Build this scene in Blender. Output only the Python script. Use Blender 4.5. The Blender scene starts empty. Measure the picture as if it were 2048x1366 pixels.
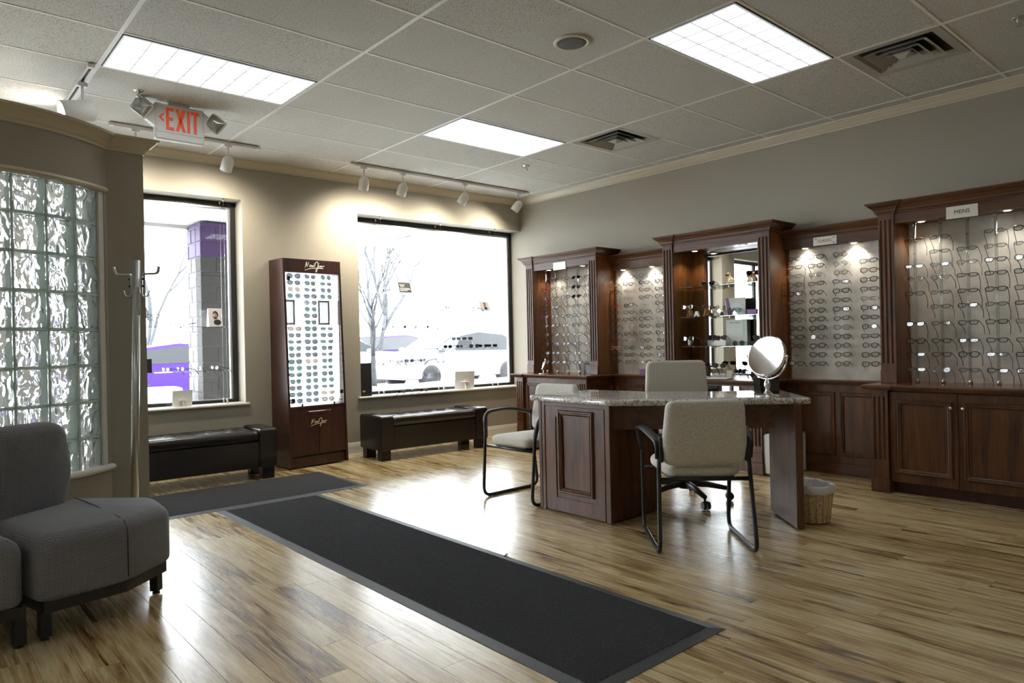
import bpy, bmesh, math, random
from mathutils import Matrix, Vector
PI = math.pi
SC = bpy.context.scene
COL = SC.collection
random.seed(7)

# ------------------------------------------------------------------ camera
YAW, PIT, ROL, FPX = .7205, .0005, -.0215, 1394.0
CAM = Vector((-.975, -5.047, 1.185))
_f = Vector((math.sin(YAW)*math.cos(PIT), math.cos(YAW)*math.cos(PIT), math.sin(PIT)))
_r0 = Vector((math.cos(YAW), -math.sin(YAW), 0)); _u0 = _r0.cross(_f)
_r = _r0*math.cos(ROL) + _u0*math.sin(ROL); _u = -_r0*math.sin(ROL) + _u0*math.cos(ROL)
cd = bpy.data.cameras.new('camera'); cam = bpy.data.objects.new('camera', cd); COL.objects.link(cam)
cd.sensor_width = 36; cd.lens = 36*FPX/2048; cd.clip_start = .05; cd.clip_end = 300
cam.matrix_world = Matrix(((_r.x, _u.x, -_f.x, CAM.x), (_r.y, _u.y, -_f.y, CAM.y), (_r.z, _u.z, -_f.z, CAM.z), (0, 0, 0, 1)))
SC.camera = cam
def px(p):
    d = Vector(p) - CAM; z = d.dot(_f)
    if z < .05: return None
    return 1024+FPX*d.dot(_r)/z, 683-FPX*d.dot(_u)/z

# ------------------------------------------------------------------ world, exposure
W = bpy.data.worlds.new('overcast_sky'); SC.world = W; W.use_nodes = True
bg = W.node_tree.nodes['Background']; bg.inputs[0].default_value = (.90, .945, 1, 1); bg.inputs[1].default_value = 14.0
vs = SC.view_settings; vs.view_transform = 'Standard'; vs.look = 'None'; vs.gamma = 1; vs.use_curve_mapping = False; vs.exposure = 0.5
SC.display_settings.display_device = 'sRGB'
cy = SC.cycles; cy.use_denoising = True; cy.max_bounces = 9; cy.diffuse_bounces = 4; cy.glossy_bounces = 5
cy.transmission_bounces = 8; cy.transparent_max_bounces = 24; cy.caustics_reflective = False; cy.caustics_refractive = True
cy.sample_clamp_indirect = 6; cy.blur_glossy = .5
SPOT_W, PUCK_W, TROFFER_E = 40.0, 8.5, 3.2
PANEL_E = 2.6
def lamp_spot(name, loc, target, watts, size, blend, col, parent, radius=.03):
    ld = bpy.data.lights.new(name, 'SPOT'); ld.energy = watts; ld.spot_size = math.radians(size); ld.spot_blend = blend
    ld.color = col; ld.shadow_soft_size = radius
    o = bpy.data.objects.new(name, ld); COL.objects.link(o)
    q = (Vector(target)-Vector(loc)).to_track_quat('-Z', 'Y')
    o.rotation_mode = 'QUATERNION'; o.rotation_quaternion = q; o.location = loc
    if parent: o.parent = parent
    return o

# ------------------------------------------------------------------ colour / materials
def lin(c):
    return tuple(((x/255)/12.92 if x/255 <= .04045 else ((x/255+.055)/1.055)**2.4) for x in c)
def nodes(m):
    m.use_nodes = True; nt = m.node_tree
    return nt, nt.nodes, nt.links, nt.nodes['Principled BSDF']
def N(nt, t, **kw):
    n = nt.nodes.new(t)
    for k, v in kw.items():
        if k.startswith('i_'): n.inputs[k[2:].replace('_', ' ')].default_value = v
        else: setattr(n, k, v)
    return n
def ramp(nt, stops):
    n = nt.nodes.new('ShaderNodeValToRGB'); e = n.color_ramp.elements
    while len(e) < len(stops): e.new(.5)
    for q, (p, c) in zip(e, stops): q.position = p; q.color = (*c, 1)
    return n
def coords(nt, scale, rnd=0, kind='Object'):
    tc = N(nt, 'ShaderNodeTexCoord'); mp = N(nt, 'ShaderNodeMapping'); mp.inputs['Scale'].default_value = scale
    nt.links.new(tc.outputs[kind], mp.inputs['Vector'])
    if rnd:
        oi = N(nt, 'ShaderNodeObjectInfo'); mu = N(nt, 'ShaderNodeMath', operation='MULTIPLY'); mu.inputs[1].default_value = rnd
        nt.links.new(oi.outputs['Random'], mu.inputs[0]); cb = N(nt, 'ShaderNodeCombineXYZ')
        for i in range(3): nt.links.new(mu.outputs[0], cb.inputs[i])
        nt.links.new(cb.outputs[0], mp.inputs['Location'])
    return mp
def bump(nt, b, height, strength, dist):
    bp = N(nt, 'ShaderNodeBump'); bp.inputs['Strength'].default_value = strength; bp.inputs['Distance'].default_value = dist
    nt.links.new(height, bp.inputs['Height']); nt.links.new(bp.outputs[0], b.inputs['Normal'])
MATS = {}
def mat(name, rgb, rough=.5, metal=0, spec=.5, noise=None, bmp=None, emit=None, coat=0, alpha=None):
    m = bpy.data.materials.new(name); nt, nd, lk, b = nodes(m)
    c = lin(rgb); b.inputs['Base Color'].default_value = (*c, 1)
    b.inputs['Roughness'].default_value = rough; b.inputs['Metallic'].default_value = metal; b.inputs['Specular IOR Level'].default_value = spec
    if coat: b.inputs['Coat Weight'].default_value = coat; b.inputs['Coat Roughness'].default_value = .12
    if noise:
        sc, amt = noise; mp = coords(nt, (1, 1, 1)); nz = N(nt, 'ShaderNodeTexNoise', i_Scale=sc, i_Detail=4.0)
        lk.new(mp.outputs[0], nz.inputs[0])
        r = ramp(nt, [(.3, tuple(max(0, x*(1-amt)) for x in c)), (.7, tuple(min(1, x*(1+amt)) for x in c))])
        lk.new(nz.outputs['Fac'], r.inputs[0]); lk.new(r.outputs[0], b.inputs['Base Color'])
    if bmp:
        sc, st, ds = bmp; mp = coords(nt, (1, 1, 1)); nz = N(nt, 'ShaderNodeTexNoise', i_Scale=sc, i_Detail=3.0)
        lk.new(mp.outputs[0], nz.inputs[0]); bump(nt, b, nz.outputs['Fac'], st, ds)
    if emit: b.inputs['Emission Color'].default_value = (*lin(emit[0]), 1); b.inputs['Emission Strength'].default_value = emit[1]
    MATS[name] = m; return m
def wood(name, axis, dark, light, rough=.32, coat=.25, sc=1.0):
    m = bpy.data.materials.new(name); nt, nd, lk, b = nodes(m)
    s = [9*sc, 9*sc, 9*sc]; s[axis] = .9*sc
    mp = coords(nt, s, 30); nz = N(nt, 'ShaderNodeTexNoise', i_Scale=1.6, i_Detail=5.0, i_Distortion=.9); lk.new(mp.outputs[0], nz.inputs[0])
    s2 = [90*sc, 90*sc, 90*sc]; s2[axis] = 3.0*sc
    mp2 = coords(nt, s2, 30); n2 = N(nt, 'ShaderNodeTexNoise', i_Scale=1.5, i_Detail=3.0); lk.new(mp2.outputs[0], n2.inputs[0])
    mx = N(nt, 'ShaderNodeMath', operation='MULTIPLY_ADD'); mx.inputs[1].default_value = .45
    lk.new(n2.outputs['Fac'], mx.inputs[0]); lk.new(nz.outputs['Fac'], mx.inputs[2])
    mid = tuple((a+c)/2 for a, c in zip(lin(dark), lin(light)))
    r = ramp(nt, [(.45, lin(dark)), (.72, mid), (.95, lin(light))]); lk.new(mx.outputs[0], r.inputs[0]); lk.new(r.outputs[0], b.inputs['Base Color'])
    b.inputs['Roughness'].default_value = rough; b.inputs['Coat Weight'].default_value = coat; b.inputs['Coat Roughness'].default_value = .2
    bump(nt, b, n2.outputs['Fac'], .08, .002); MATS[name] = m; return m
def clear(name, tint=(255, 255, 255), gloss=.06, rough=.02, ior=1.45, gmax=.9):
    """thin clear sheet: transparent with fresnel reflections"""
    m = bpy.data.materials.new(name); m.use_nodes = True; nt = m.node_tree; nt.nodes.clear()
    out = N(nt, 'ShaderNodeOutputMaterial'); t = N(nt, 'ShaderNodeBsdfTransparent'); g = N(nt, 'ShaderNodeBsdfGlossy'); mx = N(nt, 'ShaderNodeMixShader')
    t.inputs[0].default_value = (*lin(tint), 1); g.inputs['Roughness'].default_value = rough
    fr = N(nt, 'ShaderNodeFresnel'); ge = N(nt, 'ShaderNodeNewGeometry'); io = N(nt, 'ShaderNodeMix', data_type='FLOAT'); io.inputs[2].default_value = ior; io.inputs[3].default_value = 1/ior
    nt.links.new(ge.outputs['Backfacing'], io.inputs[0]); nt.links.new(io.outputs[0], fr.inputs[0])
    ad = N(nt, 'ShaderNodeMath', operation='ADD', use_clamp=True); ad.inputs[1].default_value = gloss
    nt.links.new(fr.outputs[0], ad.inputs[0]); nt.links.new(ad.outputs[0], mx.inputs[0])
    nt.links.new(t.outputs[0], mx.inputs[1]); nt.links.new(g.outputs[0], mx.inputs[2]); nt.links.new(mx.outputs[0], out.inputs[0])
    MATS[name] = m; return m

# ------------------------------------------------------------------ mesh builder
class MB:
    def __init__(s): s.v = []; s.f = []; s.s = []; s.M = Matrix.Identity(4)
    def at(s, loc=(0, 0, 0), rz=0, rx=0, ry=0):
        s.M = Matrix.Translation(loc) @ Matrix.Rotation(rz, 4, 'Z') @ Matrix.Rotation(ry, 4, 'Y') @ Matrix.Rotation(rx, 4, 'X'); return s
    def add(s, vs, fs, sm=False):
        o = len(s.v); M = s.M
        s.v += [tuple(M @ Vector(p)) for p in vs]
        for f in fs: s.f.append([i+o for i in f]); s.s.append(sm)
        return s
    def box(s, x0, x1, y0, y1, z0, z1, b=0):
        if b <= 0:
            vs = [(x, y, z) for z in (z0, z1) for y in (y0, y1) for x in (x0, x1)]
            return s.add(vs, [(0, 2, 3, 1), (4, 5, 7, 6), (0, 1, 5, 4), (2, 6, 7, 3), (0, 4, 6, 2), (1, 3, 7, 5)])
        vs = []; X = (x0, x1); Y = (y0, y1); Z = (z0, z1); d = (1, -1)
        idx = {}
        for i in (0, 1):
            for j in (0, 1):
                for k in (0, 1):
                    c = (X[i], Y[j], Z[k]); o = (d[i]*b, d[j]*b, d[k]*b)
                    for a in range(3):
                        idx[i, j, k, a] = len(vs); vs.append(tuple(c[q] if q == a else c[q]+o[q] for q in range(3)))
        F = []
        def fx(a, s_):
            o = [0, 1, 2]; o.remove(a); r = []
            for (p, q) in ((0, 0), (1, 0), (1, 1), (0, 1)):
                t = [0, 0, 0]; t[a] = s_; t[o[0]] = p; t[o[1]] = q; r.append(idx[(*t, a)])
            return r
        for a in range(3):
            for s_ in (0, 1): F.append(fx(a, s_))
        for a in range(3):
            o = [0, 1, 2]; o.remove(a)
            for p in (0, 1):
                for q in (0, 1):
                    t0 = [0, 0, 0]; t0[o[0]] = p; t0[o[1]] = q; t1 = list(t0); t1[a] = 1
                    F.append([idx[(*t0, o[0])], idx[(*t0, o[1])], idx[(*t1, o[1])], idx[(*t1, o[0])]])
        for i in (0, 1):
            for j in (0, 1):
                for k in (0, 1): F.append([idx[i, j, k, a] for a in range(3)])
        return s.add(vs, F)
    def prism(s, poly, z0, z1, sm=False):
        n = len(poly); vs = [(x, y, z0) for x, y in poly]+[(x, y, z1) for x, y in poly]
        fs = [(i, (i+1) % n, n+(i+1) % n, n+i) for i in range(n)]
        s.add(vs, fs, sm); o = len(s.v)-2*n
        s.f.append([o+i for i in reversed(range(n))]); s.s.append(False); s.f.append([o+n+i for i in range(n)]); s.s.append(False); return s
    def xprism(s, poly, a0, a1, axis='x', sm=False):
        """poly in the plane across the axis: x -> (y,z), y -> (x,z)"""
        n = len(poly); P = (lambda a, p: (a, p[0], p[1])) if axis == 'x' else (lambda a, p: (p[0], a, p[1]))
        vs = [P(a0, p) for p in poly]+[P(a1, p) for p in poly]
        s.add(vs, [(i, (i+1) % n, n+(i+1) % n, n+i) for i in range(n)], sm); o = len(s.v)-2*n
        s.f.append([o+i for i in reversed(range(n))]); s.s.append(False); s.f.append([o+n+i for i in range(n)]); s.s.append(False); return s
    def lathe(s, prof, c=(0, 0, 0), n=16, sm=True, sx=1, sy=1):
        vs = []; fs = []
        for r, z in prof:
            for k in range(n): vs.append((c[0]+r*sx*math.cos(2*PI*k/n), c[1]+r*sy*math.sin(2*PI*k/n), c[2]+z))
        m = len(prof)
        for i in range(m-1):
            for k in range(n): fs.append((i*n+k, i*n+(k+1) % n, (i+1)*n+(k+1) % n, (i+1)*n+k))
        s.add(vs, fs, sm); o = len(s.v)-m*n
        if prof[0][0] > 1e-5: s.f.append([o+k for k in reversed(range(n))]); s.s.append(False)
        if prof[-1][0] > 1e-5: s.f.append([o+(m-1)*n+k for k in range(n)]); s.s.append(False)
        return s
    def tube(s, path, r, n=8, closed=False, rb=None, up=(0, 0, 1), caps=True):
        P = [Vector(p) for p in path]; m = len(P); vs = []; fs = []
        R = r if isinstance(r, (list, tuple)) else [r]*m
        t = [None]*m
        for i in range(m):
            a = P[(i-1) % m] if (closed or i > 0) else P[i]; b_ = P[(i+1) % m] if (closed or i < m-1) else P[i]
            d = (b_-a); t[i] = d.normalized() if d.length > 1e-9 else Vector((0, 0, 1))
        u = Vector(up)
        if abs(u.dot(t[0])) > .95: u = Vector((1, 0, 0)) if abs(t[0].x) < .9 else Vector((0, 1, 0))
        u = (u-t[0]*u.dot(t[0])).normalized()
        for i in range(m):
            u = u-t[i]*u.dot(t[i])
            u = u.normalized() if u.length > 1e-6 else t[i].orthogonal().normalized()
            w = t[i].cross(u); q = rb if rb else R[i]
            for k in range(n):
                a = 2*PI*k/n; vs.append(tuple(P[i]+u*(R[i]*math.cos(a))+w*((q if rb else R[i])*math.sin(a))))
        L = m if closed else m-1
        for i in range(L):
            j = (i+1) % m
            for k in range(n): fs.append((i*n+k, i*n+(k+1) % n, j*n+(k+1) % n, j*n+k))
        s.add(vs, fs, True); o = len(s.v)-m*n
        if not closed and caps:
            s.f.append([o+k for k in reversed(range(n))]); s.s.append(False); s.f.append([o+(m-1)*n+k for k in range(n)]); s.s.append(False)
        return s
    def cyl(s, p0, p1, r, n=14, r1=None): return s.tube([p0, p1], [r, r if r1 is None else r1], n)
    def ell(s, c, r, n=14, m=9):
        pr = [(max(1e-6, math.sin(PI*i/(m-1))), -math.cos(PI*i/(m-1))) for i in range(m)]; vs = []; fs = []
        for a, z in pr:
            for k in range(n): vs.append((c[0]+r[0]*a*math.cos(2*PI*k/n), c[1]+r[1]*a*math.sin(2*PI*k/n), c[2]+r[2]*z))
        for i in range(m-1):
            for k in range(n): fs.append((i*n+k, i*n+(k+1) % n, (i+1)*n+(k+1) % n, (i+1)*n+k))
        return s.add(vs, fs, True)
    def sweep(s, prof, path, closed=False, flip=False, sm=False, caps=True):
        """prof: (out, z); path: plan points with out to the right of travel, mitred"""
        P = [Vector((p[0], p[1])) for p in path]; m = len(P); rows = []
        for i in range(m):
            ds = []
            if closed or i > 0: ds.append((P[i]-P[(i-1) % m]).normalized())
            if closed or i < m-1: ds.append((P[(i+1) % m]-P[i]).normalized())
            nn = [Vector((d.y, -d.x)) for d in ds]; b_ = sum(nn, Vector((0, 0)))/len(nn)
            k = b_.dot(nn[0]); b_ = b_/max(k*1.0, .2)/1.0 if len(nn) > 1 else b_
            if len(nn) > 1: b_ = (nn[0]+nn[1]).normalized()/max((nn[0]+nn[1]).normalized().dot(nn[0]), .25)
            rows.append(b_*(-1 if flip else 1))
        n = len(prof); vs = []; fs = []
        for i in range(m):
            for o_, z in prof: q = P[i]+rows[i]*o_; vs.append((q.x, q.y, z))
        for i in range(m if closed else m-1):
            j = (i+1) % m
            for k in range(n): fs.append((i*n+k, i*n+(k+1) % n, j*n+(k+1) % n, j*n+k))
        s.add(vs, fs, sm); o = len(s.v)-m*n
        if not closed and caps:
            s.f.append([o+k for k in range(n)]); s.s.append(False); s.f.append([o+(m-1)*n+k for k in reversed(range(n))]); s.s.append(False)
        return s
    def soft(s, poly, rings, dome=0, sm=True):
        """poly: rounded plan outline (ccw); rings: (inset, z) from bottom to top; dome: extra height at the centre"""
        n = len(poly); P = [Vector(p) for p in poly]; nr = []
        for i in range(n):
            d = (P[(i+1) % n]-P[i-1]); d = d.normalized(); nr.append(Vector((d.y, -d.x)))
        c = sum(P, Vector((0, 0)))/n; vs = []; fs = []
        R = list(rings); zt = R[-1][1]; it = R[-1][0]
        extra = []
        if dome is not None:
            for f in (.75, .45, .2): extra.append(('c', f, zt+dome*(1-f*f)))
        for a, z in R:
            for i in range(n): q = P[i]-nr[i]*a; vs.append((q.x, q.y, z))
        for _, f, z in extra:
            for i in range(n): q = c+(P[i]-nr[i]*it-c)*f; vs.append((q.x, q.y, z))
        m = len(R)+len(extra)
        for i in range(m-1):
            for k in range(n): fs.append((i*n+k, i*n+(k+1) % n, (i+1)*n+(k+1) % n, (i+1)*n+k))
        s.add(vs, fs, sm); o = len(s.v)-m*n
        s.f.append([o+k for k in reversed(range(n))]); s.s.append(False); s.f.append([o+(m-1)*n+k for k in range(n)]); s.s.append(sm); return s
    def mesh(s, name):
        me = bpy.data.meshes.new(name); me.from_pydata(s.v, [], s.f); me.update()
        bm = bmesh.new(); bm.from_mesh(me); bmesh.ops.recalc_face_normals(bm, faces=bm.faces); bm.to_mesh(me); bm.free()
        me.polygons.foreach_set('use_smooth', s.s); return me
    def build(s, name, m, parent=None, loc=None, rz=0, label=None):
        me = s.mesh(name); return link(name, me, m, parent, loc, rz, label)
def link(name, me, m, parent=None, loc=None, rz=0, label=None):
    o = bpy.data.objects.new(name, me); COL.objects.link(o)
    if m is not None:
        if not me.materials: me.materials.append(m)
        elif me.materials[0] is not m:
            o.material_slots[0].link = 'OBJECT'; o.material_slots[0].material = m
    if parent: o.parent = parent
    if loc: o.location = loc
    if rz: o.rotation_euler = (0, 0, rz)
    if label: o['label'] = label
    return o
def thing(name, label, cat, loc=(0, 0, 0), rz=0, group=None):
    o = bpy.data.objects.new(name, None); COL.objects.link(o); o.empty_display_size = .05
    o.location = loc; o.rotation_euler = (0, 0, rz); return tag(o, label, cat, group)
def tag(o, label, cat, group=None):
    o['label'] = label; o['category'] = cat
    if group: o['group'] = group
    return o
def struct(o): o['kind'] = 'structure'; return o
def stuff(o): o['kind'] = 'stuff'; return o
def copy_tree(o, parent=None):
    c = o.copy(); COL.objects.link(c)
    if parent: c.parent = parent
    for ch in list(o.children): copy_tree(ch, c)
    return c
def rpoly(pts, r, n=5):
    """round the corners of a ccw polygon; r one radius or a list"""
    out = []; m = len(pts)
    for i in range(m):
        p = Vector(pts[i]); a = Vector(pts[i-1])-p; b = Vector(pts[(i+1) % m])-p
        rr = r[i] if isinstance(r, (list, tuple)) else r
        ang = a.angle(b); t = min(rr/math.tan(ang/2), a.length*.49, b.length*.49)
        p0 = p+a.normalized()*t; p1 = p+b.normalized()*t
        for k in range(n+1):
            u = k/n; out.append(tuple((1-u)**2*p0+2*u*(1-u)*p+u*u*p1))
    return out
def fillet(pts, r, n=4, closed=False):
    """round the corners of a 3-D polyline"""
    out = []; m = len(pts)
    for i in range(m):
        p = Vector(pts[i])
        if not closed and i in (0, m-1): out.append(p); continue
        a = Vector(pts[(i-1) % m])-p; b = Vector(pts[(i+1) % m])-p; rr = r[i] if isinstance(r, (list, tuple)) else r
        t = min(rr, a.length*.48, b.length*.48); p0 = p+a.normalized()*t; p1 = p+b.normalized()*t
        for k in range(n+1):
            u = k/n; out.append((1-u)**2*p0+2*u*(1-u)*p+u*u*p1)
    return out
def edge_rings(z0, z1, r0, r1, n=4):
    R = [(r0*(1-math.sin(PI/2*k/n)), z0+r0*(1-math.cos(PI/2*k/n))) for k in range(n+1)]
    R += [(r1*(1-math.cos(PI/2*k/n)), z1-r1+r1*math.sin(PI/2*k/n)) for k in range(n+1)]
    return R
_txt = {}
def text_mesh(body, size, ext=.0008, align='CENTER', sx=1.0):
    cu = bpy.data.curves.new('lettering', 'FONT'); cu.body = body; cu.size = size; cu.extrude = ext; cu.align_x = align; cu.align_y = 'CENTER'; cu.resolution_u = 2
    o = bpy.data.objects.new('lettering', cu); COL.objects.link(o); dg = bpy.context.evaluated_depsgraph_get()
    me = bpy.data.meshes.new_from_object(o.evaluated_get(dg)); bpy.data.objects.remove(o); bpy.data.curves.remove(cu)
    if sx != 1: me.transform(Matrix.Scale(sx, 4, (1, 0, 0)))
    return me
def lettering(body, size, m, parent, loc, rot, name='lettering', ext=.0008, sx=1.0):
    me = text_mesh(body, size, ext, sx=sx); me.materials.clear(); o = link(name, me, m, parent); o.location = loc; o.rotation_euler = rot; return o
# ------------------------------------------------------------------ shared materials
mat('wall_paint', (165, 159, 145), .62, spec=.3, bmp=(140, .05, .002))
mat('wall_pale', (224, 220, 208), .6)
mat('wall_accent', (166, 161, 148), .62, spec=.3, bmp=(140, .05, .002))
mat('trim_cream', (205, 196, 174), .4)
mat('trim_white', (226, 224, 216), .35)
mat('tee_soft', (204, 203, 199), .6)
mat('tee_white', (242, 241, 239), .45)
mat('black_alu', (22, 22, 24), .35)
mat('grey_alu', (176, 178, 182), .3, metal=.7)
mat('steel', (196, 196, 194), .28, metal=1)
mat('chrome', (235, 235, 235), .05, metal=1)
mat('black_plastic', (22, 22, 24), .45)
mat('charcoal_metal', (30, 31, 34), .38)
mat('white_paint', (225, 224, 220), .35)
mat('white_plastic', (222, 222, 216), .38)
mat('paper_white', (235, 235, 232), .6)
mat('mortar', (226, 236, 229), .7)
_m = MATS['mortar']; _nt = _m.node_tree; _tr = N(_nt, 'ShaderNodeBsdfTranslucent'); _tr.inputs[0].default_value = (*lin((226, 238, 230)), 1); _mx = N(_nt, 'ShaderNodeMixShader'); _mx.inputs[0].default_value = .6
_nt.links.new(_nt.nodes['Principled BSDF'].outputs[0], _mx.inputs[1]); _nt.links.new(_tr.outputs[0], _mx.inputs[2]); _nt.links.new(_mx.outputs[0], _nt.nodes['Material Output'].inputs[0])
mat('mirror', (236, 238, 238), .01, metal=1)
mat('grey_cloth', (74, 75, 78), .8)
mat('dark', (16, 16, 17), .6)
clear('pane_glass', (252, 253, 253), .015)
clear('acrylic', (240, 243, 243), .07, .03)
clear('shelf_glass', (214, 232, 228), .06, .02)
clear('lens_clear', (247, 248, 248), .10, .03)
clear('lens_grey', (154, 160, 165), .10, .03)
clear('lens_green', (146, 164, 160), .10, .03)
clear('lens_brown', (192, 184, 177), .10, .03)
clear('lens_dark', (34, 30, 34), .10, .03)
WOOD_D, WOOD_L = (44, 25, 13), (106, 65, 35)
[wood('mahogany_'+n, a, WOOD_D, WOOD_L, .42, .03) for n, a in (('v', 2), ('h', 1), ('x', 0))]
wood('walnut_v', 2, (36, 18, 14), (74, 40, 28), .35, .15)
wood('honey_v', 2, (78, 44, 18), (128, 80, 38), .35, .2)

def tile_mat():
    m = bpy.data.materials.new('ceiling_tile'); nt, nd, lk, b = nodes(m)
    mp = coords(nt, (1, 1, 1), 9); nz = N(nt, 'ShaderNodeTexNoise', i_Scale=150.0, i_Detail=3.0); lk.new(mp.outputs[0], nz.inputs[0])
    r = ramp(nt, [(.34, lin((150, 148, 143))), (.46, lin((208, 207, 203))), (.8, lin((222, 221, 217)))]); lk.new(nz.outputs['Fac'], r.inputs[0])
    lk.new(r.outputs[0], b.inputs['Base Color']); b.inputs['Roughness'].default_value = .9; b.inputs['Specular IOR Level'].default_value = .15
    bump(nt, b, nz.outputs['Fac'], .25, .004); MATS['ceiling_tile'] = m
tile_mat()
def plank_mat():
    m = bpy.data.materials.new('plank'); nt, nd, lk, b = nodes(m)
    mp = coords(nt, (8, .7, 1), 60); nz = N(nt, 'ShaderNodeTexNoise', i_Scale=1.7, i_Detail=7.0, i_Distortion=1.8); lk.new(mp.outputs[0], nz.inputs[0])
    mp2 = coords(nt, (60, 2.2, 1), 60); n2 = N(nt, 'ShaderNodeTexNoise', i_Scale=1.6, i_Detail=3.0); lk.new(mp2.outputs[0], n2.inputs[0])
    oi = N(nt, 'ShaderNodeObjectInfo')
    a1 = N(nt, 'ShaderNodeMath', operation='MULTIPLY_ADD'); a1.inputs[1].default_value = .26; lk.new(n2.outputs['Fac'], a1.inputs[0]); lk.new(nz.outputs['Fac'], a1.inputs[2])
    a2 = N(nt, 'ShaderNodeMath', operation='MULTIPLY_ADD'); a2.inputs[1].default_value = .16; lk.new(oi.outputs['Random'], a2.inputs[0]); lk.new(a1.outputs[0], a2.inputs[2])
    r = ramp(nt, [(.46, lin((70, 48, 26))), (.53, lin((134, 104, 60))), (.64, lin((182, 154, 102))), (.80, lin((216, 198, 152)))]); lk.new(a2.outputs[0], r.inputs[0])
    lk.new(r.outputs[0], b.inputs['Base Color']); b.inputs['Roughness'].default_value = .30; b.inputs['Specular IOR Level'].default_value = .55
    rr = N(nt, 'ShaderNodeMapRange'); rr.inputs['To Min'].default_value = .2; rr.inputs['To Max'].default_value = .34; b.inputs['Coat Weight'].default_value = .6; b.inputs['Coat Roughness'].default_value = .23; b.inputs['Coat IOR'].default_value = 1.55; lk.new(n2.outputs['Fac'], rr.inputs[0]); lk.new(rr.outputs[0], b.inputs['Roughness'])
    bump(nt, b, n2.outputs['Fac'], .1, .002); MATS['plank'] = m
plank_mat()

H = 3.002
BA = math.radians(-2.0); BO = Vector((5.08, 1.635, 0)); BX = Vector((math.cos(BA), math.sin(BA), 0)); BN = Vector((-math.sin(BA), math.cos(BA), 0))
XW = 5.08
def wall_y(x): return BO.y+(x-BO.x)*math.tan(BA)
def bw(x, y=0, z=0): q = BO+BX*x+BN*y; return Vector((q.x, q.y, z))

# ------------------------------------------------------------------ floor: slab and planks
floor = struct(MB().box(-5, 5.2, -9.6, 2.1, -.15, -.0085).build('floor', mat('subfloor', (30, 24, 18), .9)))
PW = .122; planks = []; rnd = random.Random(3); x = -5.0
while x < XW:
    y = -9.5-rnd.random()*1.2
    while y < 2.0:
        L = rnd.choice((.9, 1.2, 1.2, 1.5)); y1 = y+L
        ymax = wall_y(x)+.05
        if y < ymax: planks.append((x, y, min(PW, XW+.02-x), min(y1, ymax)-y))
        y = y1
    x += PW
def plank_mb(mb, x, y, w, L):
    c = .0007
    vs = [(x+.0004, y+.0004, -.008), (x+w-.0004, y+.0004, -.008), (x+w-.0004, y+L-.0004, -.008), (x+.0004, y+L-.0004, -.008),
          (x+.0004, y+.0004, -c), (x+w-.0004, y+.0004, -c), (x+w-.0004, y+L-.0004, -c), (x+.0004, y+L-.0004, -c),
          (x+c+.0004, y+c, 0), (x+w-c-.0004, y+c, 0), (x+w-c-.0004, y+L-c, 0), (x+c+.0004, y+L-c, 0)]
    mb.add(vs, [(0, 1, 5, 4), (1, 2, 6, 5), (2, 3, 7, 6), (3, 0, 4, 7), (4, 5, 9, 8), (5, 6, 10, 9), (6, 7, 11, 10), (7, 4, 8, 11), (8, 9, 10, 11)])
def seen(p):
    q = px(p); return q is not None and -60 < q[0] < 2110 and 0 < q[1] < 1440
vis = [p for p in planks if p[0] > -1.3 and p[1]+p[3] > -4.6 and (seen((p[0], p[1], 0)) or seen((p[0], p[1]+p[3], 0)) or seen((p[0], p[1]+p[3]/2, 0)))]
vis.sort(key=lambda p: (Vector((p[0]+.05, p[1]+p[3]/2, 0))-CAM).length)
one = set(vis[:298]); cache = {}; rest = MB()
for p in planks:
    if p in one:
        k = (round(p[2], 4), round(p[3], 3))
        if k not in cache: mb = MB(); plank_mb(mb, 0, 0, p[2], p[3]); cache[k] = mb.mesh('plank')
        link('plank', cache[k], MATS['plank'], floor, (p[0], p[1], 0))
    else: plank_mb(rest, *p)
stuff(rest.build('plank_field', MATS['plank'], floor))

# ------------------------------------------------------------------ ceiling: slab, tiles, tees
T = .6096
ceil_ = struct(MB().box(-5, 5.2, -9.6, 2.2, H+.02, H+.2).build('ceiling', MATS['dark']))
FIX = [(0, -1), (4, -1), (4, -5)]                      # troffers: first tile column, tile row
EXTRA_FILL = [(-6, -5), (-6, -9), (-2, -9), (2, -11)]                   # unseen troffers behind the camera, added to brighten the room
holes = set()
for i, j in FIX+EXTRA_FILL: holes |= {(i, j), (i+1, j)}
VENTS = [(6, -2), (6, -6)]
holes |= set(VENTS)
tcache = {}; rest = MB()
def tile_mb(mb, pts):
    g = .004; n = len(pts); c = (sum(p[0] for p in pts)/n, sum(p[1] for p in pts)/n)
    def ins(p, k): return (p[0]+(k if p[0] < c[0] else -k), p[1]+(k if p[1] < c[1] else -k))
    a = [ins(p, .001) for p in pts]; b = [ins(p, g) for p in pts]
    vs = [(*p, .016) for p in a]+[(*p, .0035) for p in a]+[(*p, 0) for p in b]
    fs = [(i, (i+1) % n, n+(i+1) % n, n+i) for i in range(n)]+[(n+i, n+(i+1) % n, 2*n+(i+1) % n, 2*n+i) for i in range(n)]+[tuple(2*n+i for i in range(n))]
    mb.add(vs, fs)
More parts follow.
